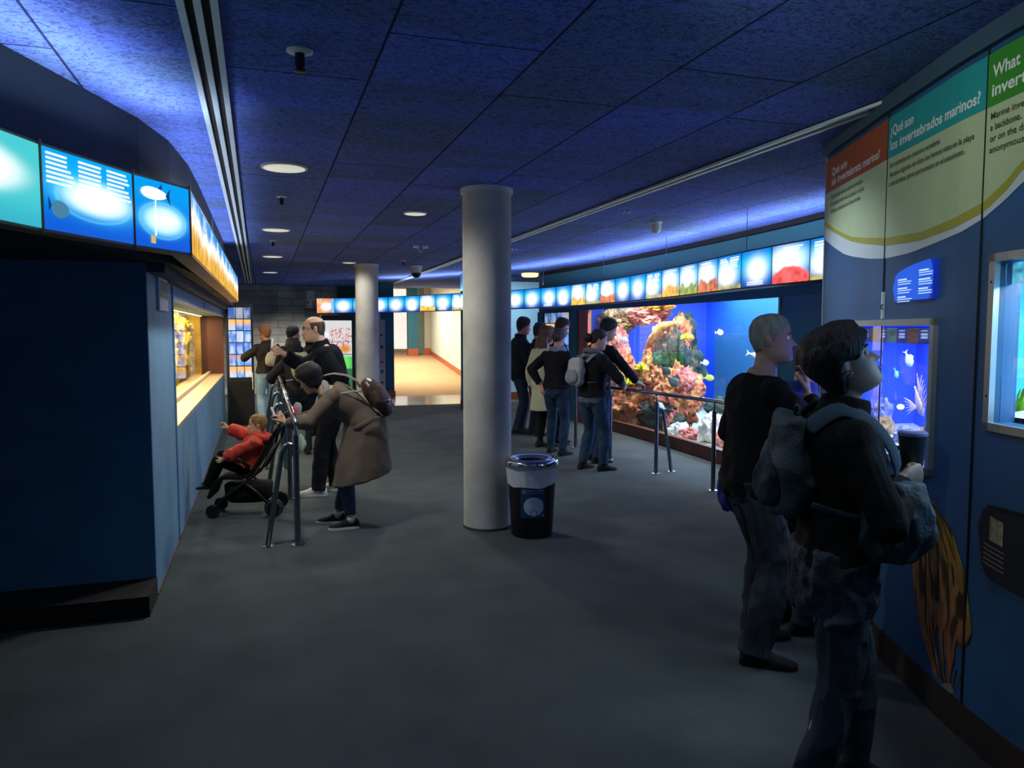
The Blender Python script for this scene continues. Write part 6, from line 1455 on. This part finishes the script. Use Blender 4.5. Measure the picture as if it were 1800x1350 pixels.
P = Person('woman with tied-back hair in a dark waistcoat over a grey hooded top', (3.64, 8.05, 0), 70, 1.665, lean=(0, 7), head=(34, -12, 0), vox=.008, skinc=(206, 156, 138), feet={'L': (-.13, -.02, 0, -6), 'R': (.11, .08, 0, 10)},
           hands={'L': (-.20, .26, 1.02), 'R': (.22, .30, 1.0)}, elbow={'L': (-1, -.8, 0), 'R': (1, -.8, 0)})
P.face((40, 30, 28)); P.hair('tied', (32, 26, 28), 3); P.blob('hair_bun', (0, -.135, -.005), (.058, .05, .058), hairm((32, 26, 28)))
P.top(cloth((92, 96, 112)), .022, -.10, .54, name='hooded_top', folds=.009)
P.top(cloth((20, 22, 28)), .036, -.02, .50, name='waistcoat', folds=.010, sleeve=.0)
remesh('hood', MB().tube([P.neckb + Vector((.095 * math.cos(a), -.02 + .095 * math.sin(a), .01 - .03 * math.sin(a))) for a in np.linspace(0, 2 * PI, 25)], [(.03, .036)] * 25, 12), .009, cloth((98, 102, 116)), P.T, 1, .006)
MB().tube([P.neckb + Vector((.078 * math.cos(a), -.02 + .078 * math.sin(a), .035 - .03 * math.sin(a))) for a in np.linspace(0, 2 * PI, 25)], .010, 8).build('hood_lining', cloth((200, 60, 76)), P.T, True)
P.trousers(cloth((38, 62, 88), .9, .3, 8), .014, .006, 1.0, folds=.008); P.shoes(M['black_matte'], high=.02)
bag('small pale grey backpack worn by the woman with the tied-back hair', P, cloth((150, 154, 160), .8, .12), (-.06, -.15, .0), (.27, .13, .33), cloth((120, 128, 138)), vox=.008, folds=.010)
P = Person('dark-haired young man in black resting his hand on the aquarium rail', (3.97, 8.62, 0), 76, 1.80, lean=(2, 13), head=(28, -16, 0), vox=.0085, skinc=(186, 138, 120), feet={'L': (-.1, 0, 0, 0), 'R': (.14, -.10, 0, 12)},
           hands={'R': (.32, .42, .955), 'L': (-.2, .3, 1.0)}, elbow={'R': (.9, -.5, .2), 'L': (-1, -.6, -.3)}, handpose={'R': dict(d=(.1, .9, -.3), n=(0, -.2, -1), curl=(.6, .6, .4))})
P.face((20, 18, 18)); P.hair('short', (20, 19, 22), 2); P.top(cloth((16, 18, 22)), .024, -.08, .545, folds=.010); P.trousers(cloth((34, 52, 74))); P.shoes(M['black_matte'])
# ---- toddler in a pushchair
PX, PY = -.13, 7.12
P = Person('toddler in a red padded coat reclining in the pushchair and pointing at the aquarium', (PX, PY, 0), -80, .96, lean=(-34, -16), neck=-6, head=(-6, 4, 0), hs=1.42, vox=.006, skinc=(226, 178, 140), build=1.25, hipz=.43, hipy=.05,
           feet={'L': (-.06, .36, .24, 0), 'R': (.06, .34, .26, 0)}, knee={'L': (-.1, .2, 1), 'R': (.1, .2, 1)}, hands={'R': (.10, .30, .80), 'L': (-.14, .20, .52)}, elbow={'R': (.6, 0, -1), 'L': (-1, -.4, -.3)},
           handpose={'R': dict(d=(0, .7, .7), n=(-1, 0, 0), curl=(.5, .6, .5)), 'L': dict(curl=(.5, .6, .4))})
# a toddler's head is larger for its body: enlarge it about the neck
redc = mat('red_padded_cloth', L3(196, 58, 40), .7, var=.12, scale=10, bump=.3, bscale=60)
P.hair('crop', (150, 112, 70), 2); P.top(redc, .050, -.02, .56, name='padded_coat', folds=.020, puff=.018, vox=.007)
remesh('hood', MB().tube([P.neckb + P.frame(.5) @ Vector((.085 * math.cos(a), -.045 + .075 * math.sin(a), .0)) for a in np.linspace(0, 2 * PI, 25)], .042, 12), .007, redc, P.T, 1, .006)
P.trousers(blackc, .022, .0, 1.0, folds=.006, vox=None) if False else P.trousers(blackc, .022, .0, 1.0, folds=.006); P.shoes(M['black_matte'], L=.26)
T = thing('pushchair', 'black pushchair holding the toddler in red, beside the left handrail', 'pushchair', (PX, PY, 0), math.radians(80))
bk = M['black']; bf = cloth((15, 16, 18))
sl = MB(); 
def slab(mb, pts, w_, th):   # seat shell following a side profile (y,z)
    rings = []
    for i, (y, z) in enumerate(pts):
        a = Vector(pts[max(i - 1, 0)]); b = Vector(pts[min(i + 1, len(pts) - 1)]); t = (b - a).normalized(); n = Vector((-t.y, t.x))
        rings.append([Vector((x, y + n.x * o, z + n.y * o)) for x, o in ((-w_, 0), (w_, 0), (w_, -th), (-w_, -th))])
    return mb.loft(rings)
slab(sl, [(.32, .17), (.27, .30), (.20, .34), (.05, .335), (-.03, .36), (-.12, .50), (-.22, .68), (-.28, .78)], .17, .03); sl.build('seat', bf, T, bevel=.006)
for x in (-.17, .17):
    MB().tube([(x, -.25, .66), (x, -.12, .42), (x, .05, .29), (x, .22, .17), (x, .27, .09)], .013, 10).build('frame_tube', bk, T, True)
    MB().tube([(x, -.20, .08), (x, -.08, .22), (x, .05, .33)], .012, 10).build('frame_tube', bk, T, True)
    MB().tube([(x, -.25, .66), (x, -.29, .84), (x, -.32, .90)], .012, 10).build('handle_tube', bk, T, True)
    MB().tube([(x, -.02, .42), (x, .06, .52), (x, .16, .53)], .012, 10).build('armrest', bk, T, True)
    o = MB().lathe([(.035, -.02), (.075, -.02), (.08, -.012), (.08, .012), (.075, .02), (.035, .02)], 28, M=Matrix.Translation((x, -.22, .08)) @ Matrix.Rotation(PI / 2, 4, 'Y')).build('rear_wheel', bk, T, True, auto=.6)
    MB().lathe([(.060, .0205), (.066, .0225), (.060, .0235)], 28, M=Matrix.Translation((x, -.22, .08)) @ Matrix.Rotation(PI / 2 * (1 if x > 0 else -1), 4, 'Y'), cap=False).build('wheel_ring', M['steel'], o, True)
    MB().lathe([(.025, -.014), (.055, -.014), (.06, -.008), (.06, .008), (.055, .014), (.025, .014)], 24, M=Matrix.Translation((x * .92, .30, .06)) @ Matrix.Rotation(PI / 2, 4, 'Y')).build('front_wheel', bk, T, True, auto=.6)
MB().tube([(-.17, -.32, .90), (.17, -.32, .90)], .015, 10).build('handle', bk, T, True)
MB().tube([(-.17, -.21, .08), (.17, -.21, .08)], .010, 8).build('axle', bk, T, True)
MB().tube([(-.17, .24, .15), (.17, .24, .15)], .010, 8).build('footrest', bk, T, True)
rings = [[Vector((.15 * f * math.copysign(abs(math.cos(a)) ** .6, math.cos(a)), .02 + .20 * f * math.copysign(abs(math.sin(a)) ** .6, math.sin(a)), z)) for a in [2 * PI * i / 22 for i in range(22)]] for z, f in ((.12, .8), (.14, .95), (.20, 1.0), (.27, 1.02), (.28, .95))]
MB().loft(rings).build('storage_basket', bf, T, True)
drape('grey and white scarf hanging over the left handrail behind the pushchair', 'scarf', 'scarf', (.30, 7.45, .95), (.11, .08, .46), cloth((150, 158, 158), .9, .3), 5)
drape('pale green plastic bag hanging below the grey scarf', 'carrier_bag', 'bag', (.30, 7.32, .66), (.12, .08, .17), cloth((166, 186, 160), .5), 6)
drape('red patterned cloth hanging on the handrail beside the pushchair', 'cloth', 'cloth', (.24, 6.98, .97), (.08, .06, .22), cloth((190, 70, 74), .8, .4, 30), 7)
# shell changed in view: person in black squatting shadow between rail posts is left to the dark coats
